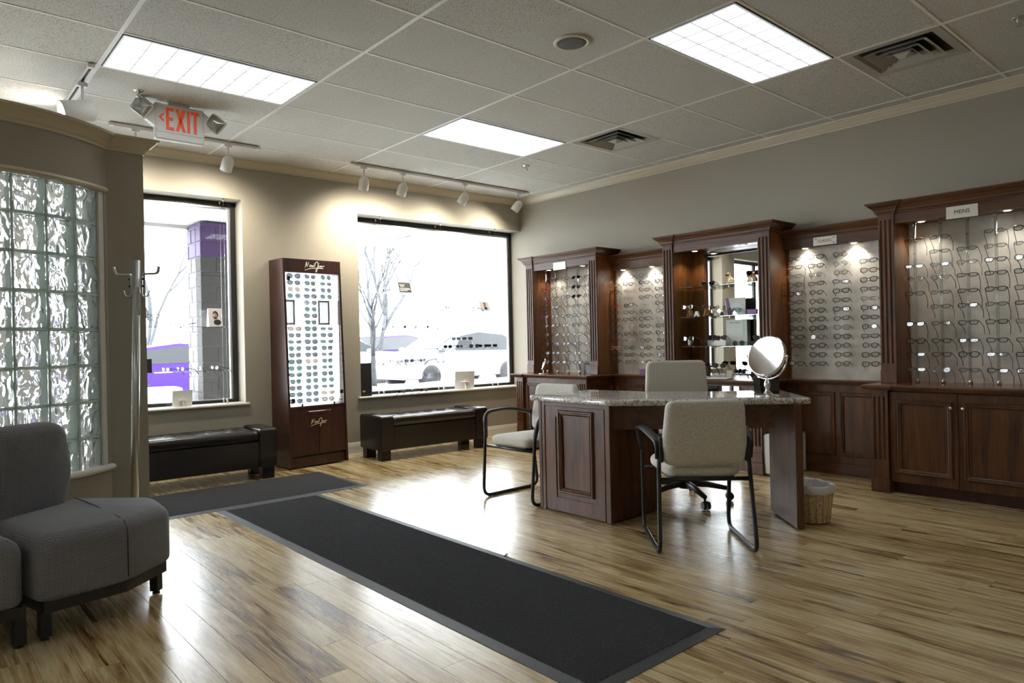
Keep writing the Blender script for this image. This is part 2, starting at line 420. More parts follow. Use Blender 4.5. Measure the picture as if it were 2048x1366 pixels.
for i in range(-8, 9):
    for j in range(-15, 4):
        if (i, j) in holes: continue
        x0, x1, y0, y1 = i*T, min((i+1)*T, XW), j*T, (j+1)*T
        ya, yb = wall_y(x0)-.002, wall_y(x1)-.002
        if y0 > min(ya, yb)-.03: continue
        P = [(x0, y0), (x1, y0), (x1, min(y1, yb)), (x0, min(y1, ya))]
        ok = i >= -2 and j >= -8 and (seen2 := any((q := px((a, b, H))) and -80 < q[0] < 2130 and -80 < q[1] < 700 for a, b in P))
        if ok:
            full = x1-x0 > T-.001 and min(y1, ya, yb) == y1
            if full:
                if 'f' not in tcache: mb = MB(); tile_mb(mb, [(0, 0), (T, 0), (T, T), (0, T)]); tcache['f'] = mb.mesh('ceiling_tile')
                link('ceiling_tile', tcache['f'], MATS['ceiling_tile'], ceil_, (x0, y0, H))
            else:
                mb = MB(); tile_mb(mb, [(a-x0, b-y0) for a, b in P]); mb.build('ceiling_tile', MATS['ceiling_tile'], ceil_, (x0, y0, H))
        else:
            mb = MB(); tile_mb(mb, P); rest.add([(a, b, c+H) for a, b, c in mb.v], mb.f)
stuff(rest.build('ceiling_tile_field', MATS['ceiling_tile'], ceil_))
def in_fix(i, j):   # is the segment between rows j and j+1 on line i inside a troffer?
    return any(i == a+1 and j == b for a, b in FIX+EXTRA_FILL)
for i in range(-8, 9):
    w = .012 if i % 2 == 0 else .005; yend = wall_y(i*T); j = -15; segs = []; cur = None
    while j*T < yend:
        if i % 2 and in_fix(i, j):
            if cur is not None: segs.append((cur, j*T)); cur = None
        elif cur is None: cur = j*T
        j += 1
    if cur is not None: segs.append((cur, yend))
    mb = MB()
    for a, b in segs: mb.box(i*T-w, i*T+w, a, b, H-(.004 if i % 2 == 0 else .001), H+.015)
    mb.build('main_runner' if i % 2 == 0 else 'cross_tee', MATS['tee_white' if i % 2 == 0 else 'tee_soft'], ceil_)
for j in range(-14, 4):
    if j*T > wall_y(-5): continue
    xe = XW if j*T < wall_y(XW) else BO.x+(j*T-BO.y)/math.tan(BA)
    if xe < -4: continue
    MB().box(-5, xe, j*T-.009, j*T+.009, H-.0025, H+.015).build('cross_tee', MATS['tee_white'], ceil_)

# ------------------------------------------------------------------ walls
W1 = (-5.06, -3.54, .632, 2.622); W2 = (-2.31, 0.0, .606, 2.612); D1 = (-7.6, -5.5, 0, 2.62)
mb = MB(); zt = 3.15; ZB = -.12
for a, b in ((-10.0, D1[0]), (D1[1], W1[0]), (W1[1], W2[0])): mb.box(a, b, 0, .26, ZB, zt)
for a, b, z0, z1 in (D1, W1, W2):
    if z0 > 0: mb.box(a, b, 0, .26, ZB, z0)
    mb.box(a, b, 0, .26, z1, zt)
struct(mb.build('wall_back', MATS['wall_paint'], None, BO, BA))
struct(MB().box(XW, XW+.2, -9.6, 1.9, ZB, zt).build('wall_right', MATS['wall_paint']))
struct(MB().box(-5.2, -5, -9.6, 2.1, ZB, zt).build('wall_left', MATS['wall_pale']))
struct(MB().box(-5.2, 5.2, -9.8, -9.6, ZB, zt).build('wall_front', MATS['wall_pale']))
CR = [(0, -.072), (.007, -.072), (.009, -.058), (.02, -.052), (.034, -.036), (.05, -.022), (.058, -.012), (.066, -.012), (.07, 0), (0, 0)]
cpath = [bw(-10, 0)[:2], (BO.x, BO.y), (XW, -9.6)]
struct(MB().sweep([(o, H+z) for o, z in CR], cpath).build('trim_1', MATS['trim_cream']))
BBP = [(0, 0), (.016, 0), (.016, .012), (.012, .02), (.012, .105), (.009, .112), (.009, .122), (.005, .135), (.004, .142), (0, .142)]
struct(MB().sweep(BBP, [bw(-5.1)[:2], bw(0)[:2]]).build('baseboard_back', MATS['trim_white']))
struct(MB().sweep(BBP, [(XW, -4.0), (XW, -9.6)]).build('baseboard_right', MATS['trim_white']))

def window(n, w, right_end):
    x0, x1, z0, z1 = w
    t = thing('window_%d' % n, 'black framed shop window', 'window', BO, BA); struct(t)
    del t['category'], t['label']
    fw = .045; a, b, c, d = x0+.002, x1-.005, z0+.02, z1-.002
    mb = MB()
    for p in ((a, a+fw, c, d), (b-fw, b, c, d), (a, b, c, c+.025), (a, b, d-fw, d)): mb.box(p[0], p[1], .19, .25, p[2], p[3], .003)
    mb.build('window_frame', MATS['black_alu'], t)
    mb = MB(); s = .022; a2, b2, c2, d2 = a+fw, b-fw, c+.025, d-fw
    for p in ((a2, a2+s, c2, d2), (b2-s, b2, c2, d2), (a2, b2, c2, c2+.01), (a2, b2, d2-s, d2)): mb.box(p[0], p[1], .205, .245, p[2], p[3], .002)
    mb.build('glazing_bead', MATS['grey_alu'], t)
    MB().box(a2+.01, b2-.01, .222, .228, c2+.004, d2-.01).build('pane', MATS['pane_glass'], t)
    MB().box(x0-.035, x1+(.035 if right_end else -.004), -.03, .2, z0-.004, z0+.02, .008).build('window_sill', MATS['trim_white'], t)
    return t
window(1, W1, True); window(2, W2, False)
dt = thing('door_1', '', '', BO, BA); struct(dt); del dt['label'], dt['category']
mb = MB(); a, b, c, d = D1
for p in ((a, a+.06, c, d), (b-.06, b, c, d), (a, b, d-.06, d), (a+.06, b-.06, c, c+.1), ((a+b)/2-.04, (a+b)/2+.04, c, d)): mb.box(p[0], p[1], .15, .2, p[2], p[3], .003)
mb.build('door_frame', MATS['black_alu'], dt); MB().box(a+.05, b-.05, .172, .178, .09, d-.05).build('pane', MATS['pane_glass'], dt)

# ------------------------------------------------------------------ bowed partition with glass blocks
PC = Vector((-.735, .206)); PR = .92; PT = .12; A0, A1, AB = math.radians(-46.1), math.radians(-43.6), math.radians(-42.0)
AL = math.radians(-46.1-10.35*11); STEP = math.radians(10.35)
def arc(r, a, b, n): return [(PC.x+r*math.cos(a+(b-a)*k/n), PC.y+r*math.sin(a+(b-a)*k/n)) for k in range(n+1)]
def arc_wall(a, b, z0, z1, r0=None, r1=None, n=72):
    o = arc(r1 or PR, a, b, n); i = arc(r0 or PR-PT, a, b, n); return MB().prism(o+i[::-1], z0, z1)
BEND = arc(PR, AB, AB, 1)[0]; BEND_I = (BEND[0]+.03, -.28)
END = .15; FY = BEND[1]+.005
ZS, ZH = .492, 2.118
wp = struct(arc_wall(AL, A1, 0, ZS).build('wall_partition', MATS['wall_accent']))
arc_wall(AL, A1, ZH, 2.45).build('upper_wall', MATS['wall_accent'], wp)
mb = arc_wall(A1, AB, 0, 2.45, n=3); i2 = arc(PR-PT, AB, AB, 1)[0]
mb.prism([BEND, (END, FY), (END, FY+PT), (i2[0], FY+PT), i2], 0, 2.45); mb.build('end_wall', MATS['wall_accent'], wp)
arc_wall(A0, A1, ZS, ZH, n=2, r0=PR-PT+.01, r1=PR-.004).build('stile', MATS['trim_white'], wp)
HR = [(0, .036), (.012, .036), (.024, .03), (.03, .018), (.024, .006), (.012, 0), (0, 0)]
tp = arc(PR, AL, math.radians(-42.4), 30)
HRh = [(o-.012, z) for o, z in HR]
struct(MB().sweep([(o, ZH-.012+z) for o, z in HRh], tp, sm=False).build('trim_2', MATS['trim_cream']))
struct(MB().sweep([(o-.05 if o == 0 else o, ZS-.004+z) for o, z in [(0, .036), (.018, .036), (.028, .03), (.033, .018), (.026, .006), (.012, 0), (0, 0)]], tp).build('trim_3', MATS['trim_white']))
cp = arc(PR, AL, AB, 34)[:-1]+[BEND, (END, FY), (END, FY+PT)]
struct(MB().sweep([(o, 2.45+z) for o, z in [(0, -.085), (.008, -.085), (.01, -.07), (.022, -.062), (.038, -.042), (.056, -.026), (.064, -.014), (.074, -.014), (.078, 0), (0, 0)]], cp).build('trim_4', MATS['trim_cream']))
def block_glass():
    m = bpy.data.materials.new('block_glass'); nt, nd, lk, b = nodes(m)
    b.inputs['Base Color'].default_value = (.975, .99, .985, 1); b.inputs['Transmission Weight'].default_value = 1; b.inputs['Roughness'].default_value = .015; b.inputs['IOR'].default_value = 1.5
    mp = coords(nt, (1, 1, .62), 5); nz = N(nt, 'ShaderNodeTexNoise', i_Scale=12.0, i_Detail=.5, i_Distortion=1.6); lk.new(mp.outputs[0], nz.inputs[0])
    bump(nt, b, nz.outputs['Fac'], 1.0, .022); MATS['block_glass'] = m
    tr = N(nt, 'ShaderNodeBsdfTranslucent'); tr.inputs[0].default_value = (.94, .97, .96, 1); mx = N(nt, 'ShaderNodeMixShader'); mx.inputs[0].default_value = .12
    lk.new(b.outputs[0], mx.inputs[1]); lk.new(tr.outputs[0], mx.inputs[2]); lk.new(mx.outputs[0], nd['Material Output'].inputs[0])
block_glass()
bh = .2032; bwid = PR*STEP
mb = MB(); q = bwid/2-.006; hz = bh/2-.006; d = .04
# one block: rounded box with a raised lip round each face
mb.box(-q, q, -d, -d+.014, -hz, hz, .005); mb.box(-q, q, d-.014, d, -hz, hz, .005)
bm_block = mb.mesh('glass_block')
grid = MB()
for c in range(11):
    a = A0-STEP*(c+.5); pos = (PC.x+(PR-.055)*math.cos(a), PC.y+(PR-.055)*math.sin(a))
    for r in range(8):
        o = link('glass_block', bm_block, MATS['block_glass'], wp, (pos[0], pos[1], ZS+bh*(r+.5)), a+PI/2)
for c in range(12):
    a = A0-STEP*c; grid.at((PC.x+(PR-.055)*math.cos(a), PC.y+(PR-.055)*math.sin(a), 0), a+PI/2).box(-.0062, .0062, -.037, .037, ZS, ZH)
grid.at()
for r in range(9):
    z = ZS+bh*r; i = arc(PR-.092, AL, A0, 22); o = arc(PR-.018, AL, A0, 22); grid.prism(o+i[::-1], z-.0062, z+.0062)
grid.build('mortar_grid', MATS['mortar'], wp)

# ------------------------------------------------------------------ outside
mat('concrete', (222, 222, 220), .85, noise=(3, .08)); mat('asphalt', (205, 205, 206), .9, noise=(5, .1)); mat('mulch', (66, 63, 60), .95, noise=(40, .5), bmp=(30, 1, .05))
mat('soffit_white', (176, 176, 174), .5); mat('bark', (58, 60, 62), .9, noise=(20, .35)); mat('hedge', (150, 146, 142), .95, noise=(4, .2))
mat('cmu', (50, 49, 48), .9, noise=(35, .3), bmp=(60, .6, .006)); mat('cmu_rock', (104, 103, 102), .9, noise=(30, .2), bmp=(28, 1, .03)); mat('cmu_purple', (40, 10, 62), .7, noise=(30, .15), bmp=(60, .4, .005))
g = MB().box(-30, 60, 1.9, 90, -.4, -.12).build('ground', MATS['asphalt']); struct(g)
sw = struct(MB().box(-8, 16, 1.9, 5.6, -.12, -.02, .01).build('trim_5', MATS['concrete']))
berm = MB(); rows = [(-6.2, -.12), (-5.9, .02), (0, .12), (1.4, .2), (2.6, .1), (3.0, -.12)]
bx0, bx1, nb = -2.0, 22.0, 24; rr = random.Random(5); vs = []; fs = []
prof = [(6.6, -.12), (6.7, .0), (7.6, .2), (8.6, .3), (9.2, .16), (9.45, -.12)]
for k in range(nb+1):
    for y, z in prof: vs.append((bx0+(bx1-bx0)*k/nb, y+rr.uniform(-.03, .03), z+(rr.uniform(-.03, .03) if z > 0 else 0)))
for k in range(nb):
    for i in range(len(prof)-1): a = k*len(prof)+i; fs.append((a, a+1, a+1+len(prof), a+len(prof)))
berm.add(vs, fs, True); o = berm.build('planting_bed', MATS['mulch']); tag(o, 'grey mulch bed between the shop and the parked cars', 'garden bed')
o['kind'] = 'stuff'
t = thing('canopy', 'white canopy with grooved soffit panels over the walk outside the windows', 'canopy', (0, 0, 2.9))
pan = MB().box(.004, .300, 0, 3.2, 0, .03, .004).mesh('soffit_panel')
for k in range(-8, 36): link('soffit_panel', pan, MATS['soffit_white'], t, (k*.305, 2.02, 0))
MB().box(-3, 11.5, 2.02, 5.3, .03, .3).build('roof_deck', MATS['soffit_white'], t)
MB().box(-3, 11.5, 5.22, 5.34, -.05, .34, .006).build('fascia', MATS['soffit_white'], t)
t = thing('canopy_light', 'boxy white light fixed under the outdoor canopy', 'light', (5.4, 4.45, 2.75))
MB().box(-.3, .3, -.25, .25, 0, .15, .02).build('housing', MATS['white_paint'], t); MB().box(-.24, .24, -.19, .19, -.006, .004, .004).build('diffuser', MATS['paper_white'], t)
for X_, Y_, lb in ((4.96, 4.31, 'left'), (6.14, 4.38, 'right')):
    t = thing('canopy_downlight', 'round recessed lamp in the canopy to the %s of the boxy light' % lb, 'light', (X_, Y_, 2.893))
    MB().lathe([(.09, 0), (.09, .008), (.075, .008), (.07, .004)], n=18).build('trim_ring', MATS['white_paint'], t); MB().lathe([(.068, .003), (.02, .005)], n=16).build('lens', MATS['paper_white'], t)
# block pier
t = thing('block_pier', 'grey block pier painted purple at the top outside the left window', 'pier', (2.05, 4.65, -.02))
cw, ch = .4064, .2032; bx, by = .62, .60
for r in range(15):
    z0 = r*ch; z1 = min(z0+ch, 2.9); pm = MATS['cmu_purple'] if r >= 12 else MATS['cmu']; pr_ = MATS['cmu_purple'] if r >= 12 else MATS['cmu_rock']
    if z1-z0 < .05: continue
    off = .0 if r % 2 else .2
    xs = [0, .2+off, bx] if off == 0 else [0, .4, bx]
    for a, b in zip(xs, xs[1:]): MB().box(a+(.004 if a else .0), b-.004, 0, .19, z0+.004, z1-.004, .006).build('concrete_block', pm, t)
    ys = [.19, .19+.2+off*.5, by] if off == 0 else [.19, .5, by]
    for a, b in zip(ys, ys[1:]):
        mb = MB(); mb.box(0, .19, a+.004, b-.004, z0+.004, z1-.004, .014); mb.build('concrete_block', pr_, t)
MB().box(.012, bx-.01, .012, by-.01, 0, 2.9).build('pier_core', mat('cmu_joint', (96, 92, 100), .95), t)
t2 = copy_tree(t); t2.location = (-4.55, 4.65, -.02); t2['label'] = 'second block pier with purple top, seen only as a reflection in the cabinet mirror'
# bare trees
def tree(x, y, z, h, r, seed, label, levels=4, lean=(0, 0), fork=.32):
    rd = random.Random(seed); t = thing('bare_tree', label, 'tree', (x, y, z), group=None); tr = MB(); bs = MB()
    def grow(p, d, L, rad, lv):
        n = 4; pts = [p]; rs = [rad]
        for k in range(n):
            d = (d+Vector((rd.uniform(-.18, .18), rd.uniform(-.18, .18), rd.uniform(-.04, .14)))).normalized(); p = p+d*(L/n); pts.append(p); rs.append(rad*(1-.5*(k+1)/n))
        (tr if lv == levels else bs).tube(pts, rs, 6 if lv >= levels-1 else 4)
        if lv == 0: return
        for k in range(4 if lv == levels else 3):
            q = pts[rd.choice((2, 3, 4))] if k else pts[-1]
            a = rd.uniform(0, 2*PI); sp = rd.uniform(.4, .8); e = (d+Vector((math.cos(a)*sp, math.sin(a)*sp, rd.uniform(0, .25)))).normalized()
            grow(q, e, L*rd.uniform(.55, .8)*(1.7 if lv == levels else 1), rs[-1]*rd.uniform(.75, 1.0)*(1.25 if lv == levels else 1), lv-1)
    grow(Vector((0, 0, 0)), Vector((lean[0], lean[1], 1)).normalized(), h*fork, r, levels)
    tr.build('trunk', MATS['bark'], t); bs.build('branches', MATS['bark'], t)
tree(6.85, 8.5, .2, 5.2, .085, 4, 'nearest bare tree, standing in the mulch bed in front of the white hatchback', 5, (0, 0), .2)
tree(12.2, 17.0, -.12, 7.5, .13, 8, 'bare tree beyond the white hatchback, mid window', 4)
tree(16.8, 14.2, -.12, 8.0, .13, 12, 'bare tree at the right edge of the large window view', 4)
tree(14.5, 26.0, -.12, 8.5, .14, 21, 'farthest pale bare tree across the parking lot', 4)
tree(4.9, 19.0, -.12, 7.0, .11, 33, 'bare tree seen just left of the block pier', 4)
# cars
mat('car_white', (104, 106, 109), .5, spec=.15); mat('car_purple', (44, 18, 88), .45, spec=.2); mat('car_silver', (84, 86, 92), .45, spec=.2)
mat('car_glass', (34, 36, 38), .3, spec=.2); mat('tyre', (26, 26, 27), .8); mat('tail_red', (226, 70, 130), .3)
def car(x, y, z, rz, body, label, shape='hatch', L=4.4):
    t = thing('car', label, 'car', (x, y, z), rz); w = .86
    if shape == 'hatch': roof = [(-2.15, .78), (-1.95, .88), (-1.1, .98), (-.35, 1.42), (.35, 1.52), (1.25, 1.44), (2.0, 1.08), (2.15, .98)]
    elif shape == 'suv': roof = [(-2.2, .9), (-2.1, 1.02), (-1.15, 1.1), (-.55, 1.6), (.2, 1.7), (1.7, 1.64), (2.15, 1.1), (2.2, .95)]
    else: roof = [(-2.25, .72), (-2.1, .82), (-1.1, .92), (-.4, 1.36), (.4, 1.44), (1.2, 1.34), (1.75, 1.02), (2.2, .98)]
    k = L/4.4; P = [(a*k, b) for a, b in roof]; under = [(2.2*k, .45), (2.1*k, .26), (-2.1*k, .26), (-2.22*k, .45)]
    belt = .95 if shape != 'suv' else 1.06
    mb = MB(); out = P+under; n = len(out); secs = []
    for yy, sh in ((-w, 0), (-w*.93, 1), (w*.93, 1), (w, 0)):
        secs.append([(a, yy if b <= belt else yy*(1-.16*(b-belt)/.55), b if sh else (b if b > .3 else b+.02)) for a, b in out])
    vs = [p for s_ in secs for p in s_]; fs = [(i*n+q, i*n+(q+1) % n, (i+1)*n+(q+1) % n, (i+1)*n+q) for i in range(3) for q in range(n)]
    fs += [tuple(range(n)), tuple(range(3*n, 4*n))]; mb.add(vs, fs, False); mb.build('body', body, t)
    g = [p for p in P if p[1] > belt+.03]
    for sy in (-1, 1):
        a0, a1 = g[0][0]-.22, g[-1][0]+.28
        ring = [(a0+.05, belt+.03)]+[(p[0]+(.06 if i == 0 else -.02 if i == len(g)-1 else 0), p[1]-.07) for i, p in enumerate(g) if p[1]-.07 > belt+.06]+[(a1-.1, belt+.03)]
        m_ = MB(); vs = []; yw = lambda b: sy*(w*(1-.16*(b-belt)/.55)+.004)
        mid = len(ring)
        vs = [(a, yw(b), b) for a, b in ring]+[(a, yw(b)-sy*.02, b) for a, b in ring]
        m_.add(vs, [tuple(range(mid)), tuple(range(mid, 2*mid))]+[(i, (i+1) % mid, mid+(i+1) % mid, mid+i) for i in range(mid)]); m_.build('side_window', MATS['car_glass'], t)
        MB().ell((-1.0*k, sy*(w+.08), belt+.06), (.1, .08, .07), 8, 6).build('wing_mirror', body, t)
        for xx in (-1.33*k, 1.33*k):
            wh = MB(); wh.at((xx, sy*(w-.1), .31), 0, PI/2).lathe([(.2, -.1), (.3, -.1), (.32, -.06), (.32, .06), (.3, .1), (.2, .1)], n=24); wo = wh.build('wheel', MATS['tyre'], t)
            rm = MB(); rm.at((xx, sy*(w-.1), .31), 0, PI/2)
            rm.lathe([(.03, .085), (.2, .09), (.205, .1), (.2, -.09), (.03, -.085)], n=20); rm.build('rim', MATS['car_silver'], wo)
        MB().box(2.1*k-.08, 2.2*k+.005, sy*.82-.16 if sy > 0 else -.84, .84 if sy > 0 else -.66, .82, .98, .03).build('tail_lamp', MATS['tail_red'], t)
        MB().box(-2.2*k-.005, -2.05*k, sy*.6-.17, sy*.6+.17, .66, .78, .03).build('head_lamp', MATS['car_silver'], t)
    for sx, nm in ((0, 'windscreen'), (1, 'rear_window')):
        p, q = ((P[2], P[3]) if sx == 0 else (P[-3], P[-2])); m_ = MB()
        dx, dz = q[0]-p[0], q[1]-p[1]; l = math.hypot(dx, dz); nx, nz = -dz/l*.012, dx/l*.012
        a = (p[0]+dx*.1, p[1]+dz*.1); b = (p[0]+dx*.92, p[1]+dz*.92)
        vs = [(a[0]+nx*s_, y_*.7, a[1]+nz*s_) for s_ in (0, 1) for y_ in (-1, 1)]+[(b[0]+nx*s_, y_*.66, b[1]+nz*s_) for s_ in (0, 1) for y_ in (-1, 1)]
        m_.add(vs, [(0, 1, 3, 2), (4, 5, 7, 6), (2, 3, 7, 6), (0, 1, 5, 4), (0, 2, 6, 4), (1, 3, 7, 5)]); m_.build(nm, MATS['car_glass'], t)
    return t
car(10.55, 10.65, .02, math.radians(2), MATS['car_white'], 'white hatchback parked side-on outside the large window')
car(15.2, 21.0, -.12, math.radians(200), MATS['car_purple'], 'purple SUV with a pink tail lamp far behind the white hatchback', 'suv')
car(10.4, 16.9, -.12, math.radians(150), MATS['car_white'], 'white SUV far off at the left edge of the large window', 'suv')
car(20.4, 18.6, -.12, math.radians(240), MATS['car_silver'], 'pale saloon with pink tail lamps to the right of the white hatchback', 'sedan')
car(4.3, 13.0, -.12, math.radians(182), MATS['car_purple'], 'purple saloon parked side-on outside the left window', 'sedan')
t = thing('litter_bin', 'white lined litter bin on the walk outside the left window', 'bin', (1.62, 5.0, -.02))
MB().lathe([(.2, 0), (.24, .05), (.25, .62), (.24, .64)], n=20).build('bin_body', MATS['concrete'], t); MB().lathe([(.26, .56), (.275, .6), (.26, .68), (.2, .7)], n=20).build('bag_liner', MATS['paper_white'], t)
# ------------------------------------------------------------------ ceiling fixtures
mat('lens_cell', (245, 248, 250), .4, emit=((246, 250, 255), TROFFER_E)); mat('lens_line', (150, 152, 154), .5, emit=((240, 246, 250), .3)); mat('bulb', (255, 250, 240), .4, emit=((255, 244, 226), 14.0))
mat('speaker_grey', (88, 87, 84), .7, bmp=(400, .3, .002)); mat('vent_white', (176, 173, 166), .5); mat('duct_dark', (20, 20, 20), .9); mat('off_white', (206, 203, 194), .45)
cell = MB(); cw, cd_ = (2*T-.05)/8, (T-.05)/4
cell.add([(0.002, .002, 0), (cw-.002, .002, 0), (cw-.002, cd_-.002, 0), (.002, cd_-.002, 0), (.012, .012, -.004), (cw-.012, .012, -.004), (cw-.012, cd_-.012, -.004), (.012, cd_-.012, -.004), (cw/2, cd_/2, -.007)],
         [(0, 1, 5, 4), (1, 2, 6, 5), (2, 3, 7, 6), (3, 0, 4, 7), (4, 5, 8), (5, 6, 8), (6, 7, 8), (7, 4, 8)])
cell_me = cell.mesh('lens_cell')
def troffer(i, j, label):
    t = thing('ceiling_light', label, 'light', (i*T, j*T, H), 0, None)
    mb = MB(); a, b = 2*T-.013, T-.01
    for p in ((.013, a, .01, .022), (.013, a, b-.012, b), (.013, .025, .01, b), (a-.012, a, .01, b)): mb.box(p[0], p[1], p[2], p[3], -.004, .08)
    mb.box(.013, a, .01, b, .08, .09); mb.build('housing', MATS['dark'], t)
    mb = MB(); g = .025
    for k in range(9): mb.box(g+k*cw-.0042, g+k*cw+.0042, g, T-g, -.0085, .004)
    for k in range(5): mb.box(g, 2*T-g, g+k*cd_-.0042, g+k*cd_+.0042, -.0085, .004)
    mb.build('lens_grid', MATS['lens_line'], t)
    for p in range(8):
        for q in range(4): link('lens_cell', cell_me, MATS['lens_cell'], t, (g+p*cw, g+q*cd_, .003))
troffer(0, -1, 'bright ceiling light panel above the exit sign at upper left')
troffer(4, -1, 'bright ceiling light panel nearest the window wall, mid ceiling')
troffer(4, -5, 'large bright ceiling light panel at the upper right, between speaker and air vent')
for k, (i, j) in enumerate(EXTRA_FILL): troffer(i, j, 'added fill light panel outside the photo, %s of those behind the viewer' % ('first', 'second', 'third', 'fourth', 'fifth', 'sixth', 'seventh', 'eighth')[k])
def vent(i, j, label):
    t = thing('air_vent', label, 'vent', ((i+.5)*T, (j+.5)*T, H)); hf = T/2-.013
    def ring(mb, a0, z0, a1, z1, th=.004):
        vs = [(sx*a, sy*a, z) for a, z in ((a0, z0), (a1, z1), (a1, z1+th), (a0, z0+th)) for sx, sy in ((-1, -1), (1, -1), (1, 1), (-1, 1))]
        fs = [(r*4+k, r*4+(k+1) % 4, ((r+1) % 4)*4+(k+1) % 4, ((r+1) % 4)*4+k) for r in range(4) for k in range(4)]; mb.add(vs, fs)
    mb = MB(); ring(mb, hf, -.004, .235, -.001); ring(mb, .235, -.001, .2, .05); mb.build('vent_frame', MATS['vent_white'], t)
    for a0, z0, a1, z1 in ((.19, -.012, .125, .035), (.13, -.016, .075, .03), (.08, -.018, .04, .02)):
        mb = MB(); ring(mb, a0, z0, a1, z1); mb.build('louver', MATS['vent_white'], t)
    mb = MB(); mb.add([(-.05, -.05, -.008), (.05, -.05, -.008), (.05, .05, -.008), (-.05, .05, -.008), (0, 0, -.028), (0, 0, .0)], [(0, 1, 4), (1, 2, 4), (2, 3, 4), (3, 0, 4), (0, 1, 5), (1, 2, 5), (2, 3, 5), (3, 0, 5)]); mb.build('centre_cone', MATS['vent_white'], t)
    MB().box(-.24, .24, -.24, .24, .055, .1).build('duct_box', MATS['duct_dark'], t)
vent(6, -2, 'square ceiling air vent beside the far light panel'); vent(6, -6, 'square ceiling air vent at upper right beside the large light panel')
t = thing('ceiling_speaker', 'round grey ceiling speaker with cream ring left of the large light panel', 'speaker', (2.125, -2.13, H))
MB().lathe([(.115, 0), (.115, -.006), (.105, -.012), (.09, -.012), (.088, -.004)], n=32).build('rim', MATS['off_white'], t)
MB().lathe([(.0001, -.012), (.06, -.011), (.088, -.007), (.088, -.003)], n=32).build('grille', MATS['speaker_grey'], t)
for x, y, lb in ((.309, .324, 'small pendent sprinkler head above the exit sign'), (3.91, .238, 'sprinkler head above the right end of the long track'), (3.933, -3.971, 'dark sprinkler head at the top right corner')):
    t = thing('sprinkler_head', lb, 'sprinkler', (x, y, H))
    MB().lathe([(.036, 0), (.034, -.005), (.022, -.009), (.01, -.009)], n=18).build('escutcheon', MATS['chrome'], t)
    mb = MB(); mb.cyl((0, 0, -.008), (0, 0, -.024), .008, 8)
    for s in (-1, 1): mb.tube([(s*.006, 0, -.02), (s*.012, 0, -.032), (s*.005, 0, -.044)], .0025, 5)
    mb.build('sprinkler_body', MATS['steel'], t); MB().lathe([(.003, -.043), (.018, -.046), (.019, -.048), (.003, -.049)], n=12).build('deflector', MATS['steel'], t)
# exit sign
mat('exit_orange', (222, 84, 38), .4, emit=((240, 80, 30), .12)); mat('lamp_reflector', (176, 176, 174), .12, metal=.7)
t = thing('exit_sign', 'white exit sign with orange letters, left arrow and two emergency lamp heads', 'sign', (.61, .46, 2.72))
MB().box(-.172, .172, -.03, .03, 0, .262, .008).build('sign_body', MATS['white_plastic'], t)
fp = MB().box(-.16, .16, -.034, -.029, .052, .254, .002).build('face_plate', MATS['white_plastic'], t)
MB().box(-.07, .07, -.025, .025, .262, .282, .004).build('mount_plate', MATS['off_white'], t)
L_ = MB(); X0, h0, h1, st = -.098, .07, .234, .02; yy = (-.0365, -.033)
def P(a, b, c, d): L_.box(a, b, yy[0], yy[1], c, d)
P(X0, X0+st, h0, h1); P(X0+st, X0+.054, h1-.024, h1); P(X0+st, X0+.054, h0, h0+.024); P(X0+st, X0+.047, .14, .165)
for s in (1, -1):
    xa, xb = (.0-.034, .026-.034) if s == 1 else (.034-.0, .034-.026)
    c = -.0
    q = [(-.036, h1), (-.013, h1), (.037, h0), (.013, h0)] if s == 1 else [(.013, h1), (.036, h1), (-.013, h0), (-.036, h0)]
    L_.xprism([(a+.002, z) for a, z in q], yy[0], yy[1], 'y')
P(.048, .048+st, h0, h1); P(.076, .134, h1-.024, h1); P(.095, .095+st, h0, h1-.024)
L_.build('exit_letters', MATS['exit_orange'], t)
L_ = MB(); L_.xprism([(-.15, .158), (-.122, .186), (-.107, .186), (-.130, .158), (-.107, .130), (-.122, .130)], yy[0], yy[1], 'y'); L_.build('arrow', MATS['exit_orange'], t)
for s, nm in ((-1, 'left'), (1, 'right')):
    mb = MB(); mb.xprism([(s*.17, .09), (s*.23, .13), (s*.235, .2), (s*.17, .25)], -.024, .024, 'y')
    arm = mb.build('lamp_arm', MATS['white_plastic'], t)
    cx, cz = s*.255, (.205 if s < 0 else .175)
    sq = rpoly([(-.062, -.062), (.062, -.062), (.062, .062), (-.062, .062)], .026, 4)
    mb = MB(); mb.M = Matrix.Translation((cx, -.03, cz)) @ Matrix.Rotation(-.55, 4, 'Z') @ Matrix.Rotation(PI/2+.25, 4, 'X') @ Matrix.Rotation(PI/4+.1, 4, 'Z')
    mb.soft(sq, [(.012, -.045), (0, -.02), (0, .02), (.005, .022)], None); mb.build('lamp_head', MATS['white_plastic'], t)
    mb = MB(); mb.M = Matrix.Translation((cx, -.03, cz)) @ Matrix.Rotation(-.55, 4, 'Z') @ Matrix.Rotation(PI/2+.25, 4, 'X') @ Matrix.Rotation(PI/4+.1, 4, 'Z')
    mb.soft(sq, [(.006, .021), (.008, .024), (.012, .027)], .014); mb.build('lamp_lens', MATS['lamp_reflector'], t)
